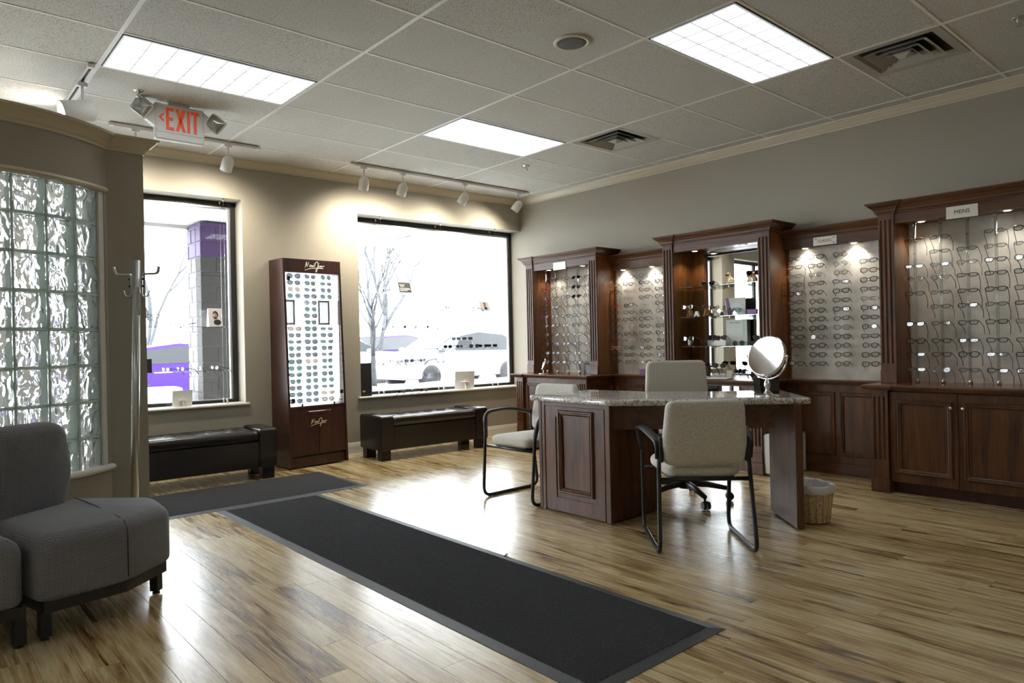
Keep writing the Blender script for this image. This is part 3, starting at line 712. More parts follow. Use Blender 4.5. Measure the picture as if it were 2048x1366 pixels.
# track lights
WARM = (1, .9, .75)
def track(p0, p1, label):
    p0, p1 = Vector(p0), Vector(p1); d = p1-p0; L = d.length
    t = thing('light_track', label, 'track', (p0.x, p0.y, H-.005), math.atan2(d.y, d.x))
    mb = MB()
    for a, b in ((-.017, -.009), (.009, .017)): mb.box(0, L, a, b, -.022, 0)
    mb.box(0, L, -.009, .009, -.008, 0); mb.build('rail', MATS['white_paint'], t); MB().box(.02, L-.02, -.008, .008, -.012, -.0085).build('conductor_slot', MATS['dark'], t)
    for x in (0, L-.03): MB().box(x-.004, x+.034, -.019, .019, -.025, .001, .003).build('end_cap', MATS['white_paint'], t)
def track_head(x, y, aim, label, group, r=.05, L=.14, drop=.07, watts=SPOT_W, size=146, round_back=True):
    t = thing('track_spotlight', label, 'light', (x, y, H-.027), 0, group)
    d = (Vector(aim)-Vector((x, y, H-.16))).normalized(); piv = Vector((0, 0, -drop-.03)); back = piv+Vector((0, 0, -.0))
    MB().box(-.03, .03, -.018, .018, -.028, 0, .004).build('adapter', MATS['white_paint'], t)
    MB().cyl((0, 0, -.025), (0, 0, -drop-.02), .009, 10).build('stem', MATS['white_paint'], t)
    q = d.to_track_quat('Z', 'Y').to_matrix().to_4x4(); mb = MB(); mb.M = Matrix.Translation(back+Vector((0, 0, -.045))-d*L*.35) @ q
    if round_back: pr = [(.001, -.0), (r*.5, .008), (r*.85, .028), (r, .055), (r*1.02, L), (r*.94, L), (r*.92, L-.03), (.001, L-.03)]
    else: pr = [(.001, 0), (r*.8, .0), (r*.97, .008), (r, .02), (r, L), (r*.94, L), (r*.92, L-.03), (.001, L-.03)]
    mb.lathe(pr, n=24); mb.build('lamp_can', MATS['white_paint'], t)
    tip = back+Vector((0, 0, -.045))+d*L*.65
    mb = MB(); mb.M = Matrix.Translation(tip-d*.028) @ q; mb.lathe([(r*.9, 0), (r*.5, .012), (.001, .016)], n=20); mb.build('lamp_bulb', MATS['bulb'], t)
    lamp_spot('spot_lamp', tip+d*.004, tip+d, watts, size, 1.0, WARM, t)
    return t
track((-.04, -.02), (-.04, 1.12), 'short light track above the glass block partition')
track((.30, 1.185), (1.5, 1.185), 'light track over the left window, partly behind the exit sign')
track((2.40, 1.165), (4.79, 1.165), 'long light track over the large window carrying four spotlights')
track_head(-.035, .31, (-1.2, .2, 2.55), 'big white cylinder spotlight on the short track above the partition', None, .075, .2, .12, 4, 120, False)
track_head(-.04, 1.0, (-.5, .75, 3.3), 'far white spotlight on the short track, tucked behind the partition moulding', None, .05, .13, .13, 5, 120, False)
track_head(1.22, 1.185, (1.18, 1.75, 2.1), 'white spotlight right of the exit sign over the left window', None, .05, .14)
track_head(.485, 1.185, (.6, 1.75, 2.1), 'white spotlight half hidden behind the exit sign', None, .05, .14)
for x, ax, nm in ((2.55, 2.75, 'first'), (3.01, 3.02, 'second'), (3.82, 3.62, 'third'), (4.63, 4.3, 'fourth, nearest the corner,')):
    track_head(x, 1.165, (ax, 1.68, 2.1), 'white spotlight, %s from the left on the long track' % nm, 'spotlights on the long track')

# ------------------------------------------------------------------ cabinet wall
mat('slate_board', (196, 192, 182), .75, noise=(5, .28)); mat('sign_silver', (214, 210, 198), .4, metal=.2); mat('ink', (40, 38, 38), .6); mat('sign_art', (150, 150, 148), .5)
mat('brass_knob', (226, 222, 212), .12, metal=1)
UX = XW
CORN = [(0, -.088), (.008, -.088), (.012, -.076), (.02, -.072), (.024, -.056), (.04, -.036), (.058, -.022), (.062, -.014), (.07, -.012), (.074, 0), (0, 0)]
def flutes(mb, x, y0, y1, z0, z1, depth=.02):
    """fluted pilaster front; front face at x, body back to x+depth"""
    w = y1-y0; n = 3; g = w*.19; gap = (w-n*g)/(n+1); P = [(x+depth, y0), (x, y0)]; 
    for k in range(n):
        a = y0+gap+k*(g+gap)
        for q in range(5): th = PI*q/4; P.append((x+math.sin(th)*g*.5, a+g/2-math.cos(th)*g/2))
    P += [(x, y1), (x+depth, y1)]
    zs = [z0+.05, z1-.05]
    mb.prism(P, zs[0], zs[1]); mb.box(x, x+depth, y0, y1, z0, zs[0]); mb.box(x, x+depth, y0, y1, zs[1], z1)
def pilaster(parent, x, y0, y1, z0, z1, plinth):
    mb = MB(); flutes(mb, x, y0, y1, z0+plinth, z1); mb.box(x-.008, x+.02, y0-.004, y1+.004, z0, z0+plinth, .004)
    return mb.build('pilaster', MATS['mahogany_v'], parent)
def puck(parent, x, y, z, watts=PUCK_W*.7, tx=0):
    f = MB().lathe([(.04, .001), (.04, -.004), (.034, -.009), (.03, -.009)], (x, y, z), 18).build('puck_light', MATS['steel'], parent)
    MB().lathe([(.03, -.007), (.018, -.0105), (.001, -.0115)], (x, y, z), 16).build('puck_lens', MATS['bulb'], f)
    lamp_spot('puck_lamp', (x, y, z-.014), (x+tx, y, z-1), watts, 125, .6, (1, .93, .82), parent, .02)
def sign(parent, x, y, z, w, h, body, size, art=False):
    s = MB().box(x-.006, x, y-w/2, y+w/2, z-h/2, z+h/2, .001).build('header_sign', MATS['sign_silver'], parent)
    if body: lettering(body, size, MATS['ink'], s, (x-.0066, y, z), (PI/2, 0, -PI/2), 'sign_lettering')
    if art:
        mb = MB()
        for sy, sz in ((-1, 1), (1, 1), (-1, -1)):
            c = (y+sy*w*.38, z+sz*h*.30); mb.xprism([(c[0]+.012*math.cos(2*PI*k/10), c[1]+.006*math.sin(2*PI*k/10)) for k in range(10)], x-.0072, x-.006, 'x')
        mb.build('sign_ornament', MATS['sign_art'], s)
def frame_panel(mb, x, y0, y1, z0, z1, pr=.012):
    """raised picture moulding round a panel on a face at x looking -x"""
    prof = [(0, 0), (0, .006), (.006, pr), (.014, pr), (.02, pr*.6), (.026, pr*.75), (.034, .004), (.036, 0)]
    P = [(y0, z0), (y1, z0), (y1, z1), (y0, z1)]; n = len(prof); vs = []
    sg = ((1, 1), (-1, 1), (-1, -1), (1, -1))
    for (y, z), (a, b) in zip(P, sg):
        for i_, o_ in prof: vs.append((x-o_, y+a*i_, z+b*i_))
    fs = [(i*n+k, i*n+k+1, ((i+1) % 4)*n+k+1, ((i+1) % 4)*n+k) for i in range(4) for k in range(n-1)]
    mb.add(vs, fs)
def tower(name, yc, hw, labels, sign_text=None, mirror=False, cut=False):
    """free-standing tall display: upper case on counter"""
    y0, y1 = yc-hw, yc+hw; pw = .112
    t = thing(name, labels, 'display cabinet', (0, yc, .805))
    r = lambda a: a-yc; Z = lambda z: z-.805
    for a, b in ((y0, y0+.022), (y1-.022, y1)):
        MB().box(4.755, UX-.003, r(a), r(b), 0, Z(2.11)).build('side_panel', MATS['honey_v'], t)
    for a, b in ((y0+.022, y0+pw-.0), (y1-pw, y1-.022)):
        inner = b if a < yc else a
        MB().box(4.755, UX-.02, r(inner)-(.012 if a < yc else 0), r(inner)+(0 if a < yc else .012), 0, Z(2.11)).build('inner_panel', MATS['honey_v'], t)
    pilaster(t, 4.735, r(y0), r(y0+pw), 0, Z(2.11), .10); pilaster(t, 4.735, r(y1-pw), r(y1), 0, Z(2.11), .10)
    MB().box(4.75, 4.775, r(y0+pw), r(y1-pw), Z(2.026), Z(2.11)).build('fascia', MATS['mahogany_h'], t)
    MB().box(4.775, UX-.003, r(y0+.022), r(y1-.022), Z(2.04), Z(2.06)).build('soffit', MATS['honey_v'], t)
    MB().box(4.75, UX-.003, r(y0), r(y1), Z(2.11), Z(2.19)).build('top_box', MATS['mahogany_h'], t)
    e = .012
    path = [(UX-.003, r(y1)+.0), (4.735, r(y1)), (4.735, r(y1-pw)), (4.75, r(y1-pw)), (4.75, r(y0+pw)), (4.735, r(y0+pw)), (4.735, r(y0)), (UX-.003, r(y0))]
    MB().sweep([(o, Z(2.19)+z) for o, z in CORN], path, flip=False).build('cornice', MATS['mahogany_h'], t)
    if not mirror: MB().box(5.04, UX-.004, r(y0+.03), r(y1-.03), 0, Z(2.04)).build('backboard', MATS['slate_board'], t)
    if sign_text: sign(t, 4.75, r(sign_text[1]), Z(2.048), .2, .088, sign_text[0], .04)
    for yy_ in (yc+.31, yc-.24) if not mirror else (yc+.29, yc-.23): puck(t, 4.88, r(yy_), Z(2.04))
    return t
def base_cabinet(name, yc, hw, label, doors):
    y0, y1 = yc-hw, yc+hw; pw = .112; t = thing(name, label, 'cabinet', (0, yc, 0)); r = lambda a: a-yc
    xf = 4.565
    MB().box(xf+.02, UX-.003, r(y0), r(y1), .1, .765).build('carcass', MATS['mahogany_v'], t)
    MB().box(xf+.05, UX-.003, r(y0+.02), r(y1-.02), 0, .1).build('toe_kick', MATS['walnut_v'], t)
    for a, b in ((y0, y0+pw), (y1-pw, y1)):
        mb = MB(); flutes(mb, xf-.02, r(a), r(b), .19, .765, .04); mb.box(xf-.026, xf+.02, r(a)-.003, r(b)+.003, .1, .19, .003); mb.box(xf-.036, xf+.06, r(a)-.012, r(b)+.012, 0, .1, .005)
        mb.build('pilaster', MATS['mahogany_v'], t)
    if doors:
        ym = (y0+y1)/2; d0, d1 = y0+pw+.006, y1-pw-.006
        for a, b, ks in ((ym+.002, d1, 1), (d0, ym-.002, -1)):
            mb = MB(); za, zb = .085, .752; sw_ = .075
            for p in ((a, b, za, za+sw_), (a, b, zb-sw_, zb), (a, a+sw_, za+sw_, zb-sw_), (b-sw_, b, za+sw_, zb-sw_)): mb.box(xf, xf+.02, r(p[0]), r(p[1]), p[2], p[3], .0015)
            dr = mb.build('door', MATS['mahogany_v'], t)
            mb = MB(); frame_panel(mb, xf+.002, r(a+.03), r(b-.03), za+.065, zb-.055, .014); mb.build('panel_moulding', MATS['mahogany_v'], dr)
            MB().box(xf+.008, xf+.018, r(a+sw_-.01), r(b-sw_+.01), za+sw_-.01, zb-sw_+.01).build('door_panel', MATS['mahogany_v'], dr)
            ky = a+.035 if ks == 1 else b-.035
            mb = MB(); mb.at((xf, r(ky), .655), 0, 0, -PI/2).lathe([(.006, 0), (.005, .012), (.012, .02), (.013, .026), (.008, .032), (.001, .033)], n=14); mb.build('knob', MATS['brass_knob'], dr)
    else:
        mb = MB(); frame_panel(mb, xf+.018, r(y0+pw+.03), r(y1-pw-.03), .15, .70, .014); mb.build('panel_moulding', MATS['mahogany_v'], t)
    for sgn, a in ((1, y1), (-1, y0)):
        mb = MB(); P = frame_panel
        m2 = MB(); m2.M = Matrix.Translation((4.8, r(a), 0)) @ Matrix.Rotation(-sgn*PI/2, 4, 'Z'); frame_panel(m2, 0, -.17, .15, .15, .70, .012); m2.build('side_moulding', MATS['mahogany_v'], t)
    return t
HW = .565
TL, TM, TR = .612, -1.405, -3.437
tower('display_tower', TL, HW, 'tall wooden display cabinet nearest the window with glasses on clear rods', ('', .615))
tower('display_tower', TM, HW, 'tall wooden display cabinet in the middle with mirror back and glass shelves', None, True)
tower('display_tower', TR, HW, 'tall wooden display cabinet at right headed MENS with glasses on clear rods', ('MENS', TR))
base_cabinet('base_cabinet', TL, HW, 'panelled wooden base cabinet next to the window wall', False)
base_cabinet('base_cabinet', TR, HW, 'wooden base cabinet with two panelled doors and round knobs at right', True)
# middle base: open bay with mirror panel
t = thing('base_cabinet', 'wooden base cabinet with a mirrored front under the middle shelves', 'cabinet', (0, TM, 0))
MB().box(4.62, UX-.003, -HW, HW, 0, .765).build('carcass', MATS['mahogany_v'], t)
for a, b in ((-HW, -HW+.112), (HW-.112, HW)):
    mb = MB(); flutes(mb, 4.545, a, b, .19, .765, .075); mb.box(4.539, 4.62, a-.003, b+.003, .1, .19, .003); mb.box(4.529, 4.62, a-.012, b+.012, 0, .1, .005); mb.build('pilaster', MATS['mahogany_v'], t)
MB().box(4.606, 4.618, -.32, .40, .12, .745).build('mirror_panel', MATS['mirror'], t)
def link_bay(y0, y1, label, sign_body, cols, blabel):
    yc = (y0+y1)/2; hw = (y1-y0)/2; t = thing('display_bay', label, 'display cabinet', (0, yc, .805)); Z = lambda z: z-.805
    MB().box(5.05, UX-.003, -hw+.001, hw-.001, 0, Z(1.965)).build('backboard', MATS['slate_board'], t)
    for s in (-1, 1): MB().box(5.03, 5.05, s*hw-(.022 if s > 0 else .001), s*hw+(.022 if s < 0 else -.001), 0, Z(1.965)).build('edge_strip', MATS['honey_v'], t)
    MB().box(4.985, UX-.003, -hw+.001, hw-.001, Z(1.955), Z(2.045)).build('fascia', MATS['mahogany_h'], t)
    MB().sweep([(o*.9, Z(2.118)+z) for o, z in CORN], [(4.99, hw-.001), (4.99, -hw+.001)]).build('cornice', MATS['mahogany_h'], t)
    MB().box(4.988, UX-.003, -hw+.001, hw-.001, Z(2.04), Z(2.116)).build('top_box', MATS['mahogany_h'], t)
    if sign_body: sign(t, 4.985, sign_body[1]-yc, Z(1.993), .2, .072, sign_body[0], .034, True)
    for k in cols: puck(t, 5.005, k-yc, Z(1.955), PUCK_W*.9, .06)
    b = thing('base_cabinet', blabel, 'cabinet', (0, yc, 0)); xf = 4.985
    MB().box(xf, UX-.003, -hw+.001, hw-.001, 0, .765).build('carcass', MATS['mahogany_v'], b); MB().box(xf-.012, xf, -hw+.001, hw-.001, 0, .1, .003).build('toe_board', MATS['mahogany_h'], b)
    for a, c in ((-hw+.04, -.02), (.02, hw-.04)):
        mb = MB(); frame_panel(mb, xf, a, c, .165, .70, .014); mb.build('panel_moulding', MATS['mahogany_v'], b)
    return t
bayW = link_bay(TM+HW, TL-HW, 'recessed display bay of glasses between window cabinet and mirror cabinet', None, (-.11, -.50), 'recessed panelled base under the left bay of glasses')
bayC = link_bay(TR+HW, TM-HW, 'recessed display bay headed CLASSIC right of the mirror cabinet', ('CLASSIC', -2.345), (-2.16, -2.574), 'recessed panelled base under the CLASSIC bay')
# continuous worktop
def ctop():
    o = .0
    path = [(UX-.004, TL+HW+.03)]
    for yc in (TL, TM, TR):
        path += [(4.52, yc+HW+.03), (4.52, yc+HW-.13), (4.535, yc+HW-.13), (4.535, yc-HW+.13), (4.52, yc-HW+.13), (4.52, yc-HW-.03)] if yc is not TM else [(4.52, yc+HW+.03), (4.52, yc-HW-.03)]
        if yc is not TR: path += [(4.945, yc-HW-.03), (4.945, {TL: TM, TM: TR}[yc]+HW+.03)]
    path.append((UX-.004, TR-HW-.03)); return path
cpth = ctop(); t = thing('worktop', 'continuous glossy wooden counter top running below all the displays', 'counter', (0, 0, .765))
MB().prism([(a, b) for a, b in cpth][::-1], .002, .04).build('top_slab', wood('mahogany_top', 1, (92, 50, 26), (150, 88, 44), .18, .5), t)
MB().sweep([(0, 0), (.006, 0), (.01, .008), (.018, .013), (.022, .02), (.026, .03), (.022, .038), (.012, .04), (0, .04)], cpth).build('edge_moulding', MATS['mahogany_h'], t)
# mirror cabinet interior
t = bpy.data.objects['display_tower.001']; Z = lambda z: z-.805
MB().box(5.05, UX-.004, -HW+.03, HW-.03, 0, Z(2.04)).build('backboard', MATS['honey_v'], t)
MB().box(5.044, 5.05, -.34, .295, .004, Z(2.038)).build('mirror', MATS['mirror'], t)
for z in (1.678, 1.385, 1.1):
    s = MB().box(4.79, 5.038, -.44, .44, Z(z)-.004, Z(z)+.004, .001).build('glass_shelf', MATS['shelf_glass'], t)
    mb = MB()
    for y in (-.40, -.2, .0, .2, .40): mb.box(5.0, 5.042, y-.004, y+.004, Z(z)-.014, Z(z)-.005)
    mb.build('shelf_clips', MATS['steel'], s)
# ------------------------------------------------------------------ furniture
def fabric(name, base, line, kind):
    m = bpy.data.materials.new(name); nt, nd, lk, b = nodes(m); b.inputs['Roughness'].default_value = .85; b.inputs['Specular IOR Level'].default_value = .2
    b.inputs['Sheen Weight'].default_value = .15
    if kind == 'dash':
        tc = N(nt, 'ShaderNodeTexCoord'); ge = N(nt, 'ShaderNodeNewGeometry'); sx = N(nt, 'ShaderNodeSeparateXYZ'); sn = N(nt, 'ShaderNodeSeparateXYZ')
        lk.new(tc.outputs['Object'], sx.inputs[0]); lk.new(ge.outputs['Normal'], sn.inputs[0])
        ab = N(nt, 'ShaderNodeMath', operation='ABSOLUTE'); lk.new(sn.outputs[2], ab.inputs[0]); gt = N(nt, 'ShaderNodeMath', operation='GREATER_THAN'); gt.inputs[1].default_value = .72; lk.new(ab.outputs[0], gt.inputs[0])
        mx = N(nt, 'ShaderNodeMix', data_type='FLOAT'); lk.new(gt.outputs[0], mx.inputs[0]); lk.new(sx.outputs[2], mx.inputs[2]); lk.new(sx.outputs[1], mx.inputs[3])
        xa = N(nt, 'ShaderNodeMath', operation='MULTIPLY_ADD'); xa.inputs[1].default_value = .45; 
        lk.new(sx.outputs[1], xa.inputs[0]); lk.new(sx.outputs[0], xa.inputs[2])
        cb = N(nt, 'ShaderNodeCombineXYZ'); lk.new(xa.outputs[0], cb.inputs[0]); lk.new(mx.outputs[0], cb.inputs[1])
        br = N(nt, 'ShaderNodeTexBrick'); br.offset = .37; br.inputs['Scale'].default_value = 1.0; br.inputs['Mortar Size'].default_value = .0012; br.inputs['Brick Width'].default_value = .031; br.inputs['Row Height'].default_value = .0085
        br.inputs['Color1'].default_value = (*lin(base), 1); br.inputs['Color2'].default_value = (*[c*1.12 for c in lin(base)], 1); br.inputs['Mortar'].default_value = (*lin(line), 1); br.inputs['Mortar Smooth'].default_value = .3
        lk.new(cb.outputs[0], br.inputs[0]); lk.new(br.outputs[0], b.inputs['Base Color']); bump(nt, b, br.outputs['Fac'], .15, .001)
    elif kind == 'wave':
        mp = coords(nt, (1, 1, 1)); sx = N(nt, 'ShaderNodeSeparateXYZ'); lk.new(mp.outputs[0], sx.inputs[0])
        s1 = N(nt, 'ShaderNodeMath', operation='MULTIPLY'); s1.inputs[1].default_value = 2*PI/.026; lk.new(sx.outputs[2], s1.inputs[0])
        s2 = N(nt, 'ShaderNodeMath', operation='SINE'); lk.new(s1.outputs[0], s2.inputs[0])
        s3 = N(nt, 'ShaderNodeMath', operation='MULTIPLY_ADD'); s3.inputs[1].default_value = .0035; lk.new(s2.outputs[0], s3.inputs[0]); lk.new(sx.outputs[0], s3.inputs[2])
        s4 = N(nt, 'ShaderNodeMath', operation='PINGPONG'); s4.inputs[1].default_value = .0085; lk.new(s3.outputs[0], s4.inputs[0])
        r = ramp(nt, [(0, lin(line)), (.0018, lin(line)), (.003, lin(base))]); lk.new(s4.outputs[0], r.inputs[0]); lk.new(r.outputs[0], b.inputs['Base Color'])
    else:
        mp = coords(nt, (260, 260, 90)); nz = N(nt, 'ShaderNodeTexNoise', i_Scale=1.0, i_Detail=2.0); lk.new(mp.outputs[0], nz.inputs[0])
        r = ramp(nt, [(.3, lin(line)), (.7, lin(base))]); lk.new(nz.outputs['Fac'], r.inputs[0]); lk.new(r.outputs[0], b.inputs['Base Color']); bump(nt, b, nz.outputs['Fac'], .3, .001)
    MATS[name] = m
fabric('sofa_grey', (124, 124, 128), (96, 96, 100), 'dash'); fabric('beige_weave', (224, 220, 210), (182, 178, 167), 'weave'); fabric('wave_cloth', (205, 200, 184), (160, 154, 138), 'wave')
mat('leather', (30, 24, 22), .3, spec=.6, coat=.15, bmp=(90, .12, .002)); mat('bench_foot', (18, 15, 14), .35)

def shape(me_name, ob): pass
# --- modular sofa
def sofa_unit(label, loc, seat_poly, radii, seam, legs, back=None):
    t = thing('sofa_unit', label, 'sofa', (*loc, 0), 0, None)
    L = lambda p: (p[0]-loc[0], p[1]-loc[1])
    sp = rpoly([L(p) for p in seat_poly], radii, 7)
    MB().soft(sp, edge_rings(.175, .447, .03, .065, 6), .014).build('seat', MATS['sofa_grey'], t)
    if seam:
        mb = MB(); mb.tube([Vector((*L(p[:2]), p[2])) for p in seam], .0028, 6); mb.build('seam_piping', mat('piping', (60, 60, 63), .8) if 'piping' not in MATS else MATS['piping'], t)
    fr = MB(); ins = [L(p) for p in seat_poly]; c = sum((Vector(p) for p in ins), Vector((0, 0)))/len(ins)
    ring = [tuple(c+(Vector(p)-c)*.93) for p in ins]; r2 = [tuple(c+(Vector(p)-c)*.80) for p in ins]
    n = len(ring); vs = [(*p, z) for z in (.13, .178) for p in ring]+[(*p, z) for z in (.13, .178) for p in r2]
    fs = [(i, (i+1) % n, n+(i+1) % n, n+i) for i in range(n)]+[(2*n+i, 2*n+(i+1) % n, 3*n+(i+1) % n, 3*n+i) for i in range(n)]+[(i, (i+1) % n, 2*n+(i+1) % n, 2*n+i) for i in range(n)]+[(n+i, n+(i+1) % n, 3*n+(i+1) % n, 3*n+i) for i in range(n)]
    fr.add(vs, fs); fr.build('frame', MATS['charcoal_metal'], t)
    for x, y, a in legs:
        p = L((x, y)); lg = MB(); lg.at((p[0], p[1], 0), a).box(-.021, .021, -.021, .021, .012, .176, .002); lg.at((p[0], p[1], 0)).lathe([(.012, .012), (.012, .006), (.018, .005), (.018, 0)], n=12); lg.at(); lg.build('leg', MATS['charcoal_metal'], t)
    if back:
        p0, p1, th, z0, z1 = back; a = Vector(L(p0)); b = Vector(L(p1)); d = (b-a).normalized(); nn = Vector((d.y, -d.x)); W_ = (b-a).length
        mb = MB(); mb.M = Matrix.Translation((a.x, a.y, 0)) @ Matrix.Rotation(math.atan2(d.y, d.x), 4, 'Z') @ Matrix.Rotation(PI/2+.10, 4, 'X')
        h = z1-z0; out = rpoly([(0, z0), (W_*.97, z0), (W_*1.07, z0+h*.45), (W_*.9, z1), (0, z1)], [.06, .07, .25, .10, .06], 8)
        mb.soft(out, edge_rings(-.075-z0*.1, th-.075-z0*.1, .045, .045, 5), .012); mb.build('backrest', MATS['sofa_grey'], t)
        mb = MB(); q = (a+b)/2+Vector((-nn.x, -nn.y))*.03; mb.at((q.x, q.y, 0), math.atan2(d.y, d.x)).box(-.12, .12, -.012, .012, .17, .5); mb.build('back_bracket', MATS['charcoal_metal'], t)
    return t
S = Vector((-.24, -1.655))
seat2 = [(-.575, -1.715), S, (-.018, -1.462), (-.004, -1.19), (-.315, -.885), (-.715, -1.16)]
sofa_unit('grey fabric wedge sofa unit with backrest, right one of the pair, before the glass blocks', (-.35, -1.3), seat2, [.075, .3, .11, .13, .1, .075],
          [(-.335, -1.02, .459), (-.322, -1.12, .4605), (-.30, -1.3, .4615), (-.275, -1.48, .453), (-.258, -1.575, .4475), (-.248, -1.618, .434), (-.243, -1.640, .405), (-.242, -1.645, .37), (-.242, -1.645, .2)],
          [(-.545, -1.60, .2), (-.055, -1.33, .7), (-.30, -.97, .6), (-.64, -1.15, .6)], ((-.70, -1.205), (-.395, -.99), .13, .40, .85))
seat1 = [(-1.22, -1.55), (-.60, -1.715), (-.735, -1.16), (-1.18, -.98)]
sofa_unit('grey fabric sofa unit cut by the left frame edge, left of the pair', (-.95, -1.35), seat1, [.08, .075, .075, .08], None,
          [(-.635, -1.615, .2), (-1.15, -1.48, -.2), (-1.1, -1.05, 0), (-.78, -1.2, .3)], ((-1.17, -1.02), (-.75, -1.185), .13, .40, .865))
# --- coat stand
t = thing('coat_stand', 'brushed steel coat stand with curled hooks in front of the partition end', 'coat stand', (-.005, -.69, 0))
MB().lathe([(.165, 0), (.165, .012), (.155, .02), (.06, .026), (.03, .03)], n=36).build('base', MATS['steel'], t)
lx = .042; pole = MB(); 
P0, P1 = Vector((0, 0, .025)), Vector((lx, -.005, 1.69))
pole.tube([P0, P1], .021, 18); pole.build('pole', MATS['steel'], t)
for sx in (-1, 1):
    hk = MB(); b_ = P0.lerp(P1, .955); r = lambda o, z: (b_.x+sx*o*.78, b_.y-sx*o*.62, z)
    hk.tube(fillet([r(.125, 1.655), r(.118, 1.615), r(.028, 1.612), r(.025, 1.50), r(.035, 1.485), r(.062, 1.487), r(.07, 1.52)], .016, 3), .0085, 6, rb=.0035, up=(0, 0, 1)); hk.build('hook', MATS['steel'], t)
    for z in (1.585, 1.545):
        mb = MB(); mb.M = Matrix.Translation((b_.x+sx*.025, b_.y-sx*.02, z)) @ Matrix.Rotation(-.67, 4, 'Z') @ Matrix.Rotation(sx*PI/2, 4, 'Y'); mb.lathe([(.006, 0), (.006, .01), (.001, .012)], n=8); mb.build('screw', MATS['charcoal_metal'], t)
hk = MB(); b_ = P0.lerp(P1, .9); f = Vector((-.25, -.97, 0)).normalized(); q = lambda o, z: b_+f*o+Vector((.012, 0, z-b_.z))
hk.tube(fillet([q(.1, 1.535), q(.1, 1.512), q(.024, 1.51), q(.024, 1.405), q(.05, 1.375), q(.075, 1.40), q(.078, 1.42)], .014, 3), .010, 6, rb=.0035, up=(1, 0, 0)); hk.build('hook', MATS['steel'], t)

# --- rugs
def rug_mat():
    m = bpy.data.materials.new('rug_pile'); nt, nd, lk, b = nodes(m); b.inputs['Roughness'].default_value = .95; b.inputs['Specular IOR Level'].default_value = .1
    mp = coords(nt, (1, 1, 1)); vo = N(nt, 'ShaderNodeTexVoronoi', i_Scale=70.0); vo.inputs['Randomness'].default_value = .25; lk.new(mp.outputs[0], vo.inputs[0])
    nz = N(nt, 'ShaderNodeTexNoise', i_Scale=420.0, i_Detail=2.0); lk.new(mp.outputs[0], nz.inputs[0])
    r = ramp(nt, [(.3, lin((46, 47, 49))), (.6, lin((78, 79, 82))), (.8, lin((140, 141, 144)))]); lk.new(nz.outputs['Fac'], r.inputs[0]); lk.new(r.outputs[0], b.inputs['Base Color'])
    inv = N(nt, 'ShaderNodeMath', operation='SUBTRACT'); inv.inputs[0].default_value = 1; lk.new(vo.outputs['Distance'], inv.inputs[1]); bump(nt, b, nz.outputs['Fac'], .6, .002)
    MATS['rug_pile'] = m
rug_mat(); mat('rug_rubber', (62, 63, 66), .55, bmp=(200, .15, .002))
def rug(label, loc, w, l, rz, z=0):
    t = thing('door_mat', label, 'rug', (*loc, z), rz); b = .052
    mb = MB(); o = [(0, 0), (w, 0), (w, l), (0, l)]; i = [(b, b), (w-b, b), (w-b, l-b), (b, l-b)]
    vs = [(*p, 0) for p in o]+[(p[0], p[1], .002) for p in o]+[(*p, .0075) for p in i]+[(*p, 0.001) for p in i]
    mb.add(vs, [(k, (k+1) % 4, r*4+4+(k+1) % 4, r*4+4+k) if r == 0 else (r*4+k, r*4+(k+1) % 4, r*4+4+(k+1) % 4, r*4+4+k) for r in range(3) for k in range(4)]); mb.build('rubber_border', MATS['rug_rubber'], t)
    st = .0062; nx, ny = int((w-2*b-.004)/st), int((l-2*b-.004)/st); rr = random.Random(4)
    vs = [(b+.002+st*i, b+.002+st*j, (.0072 if (i % 2 == 0 or j % 2 == 0) else .0122)+rr.uniform(-.0008, .0008)) for j in range(ny+1) for i in range(nx+1)]; n1 = nx+1
    me = bpy.data.meshes.new('pile'); me.from_pydata(vs, [], [(j*n1+i, j*n1+i+1, (j+1)*n1+i+1, (j+1)*n1+i) for j in range(ny) for i in range(nx)]); me.polygons.foreach_set('use_smooth', [True]*len(me.polygons)); stuff(link('pile', me, MATS['rug_pile'], t))
    return t
rug('long charcoal runner mat with rubber border lying across the middle of the floor', (.724, -3.475), .80, 3.655, 0)
rug('shorter charcoal entrance mat lying in front of the left black bench', (-.75, .19), 2.72, .93, -.004, .0)

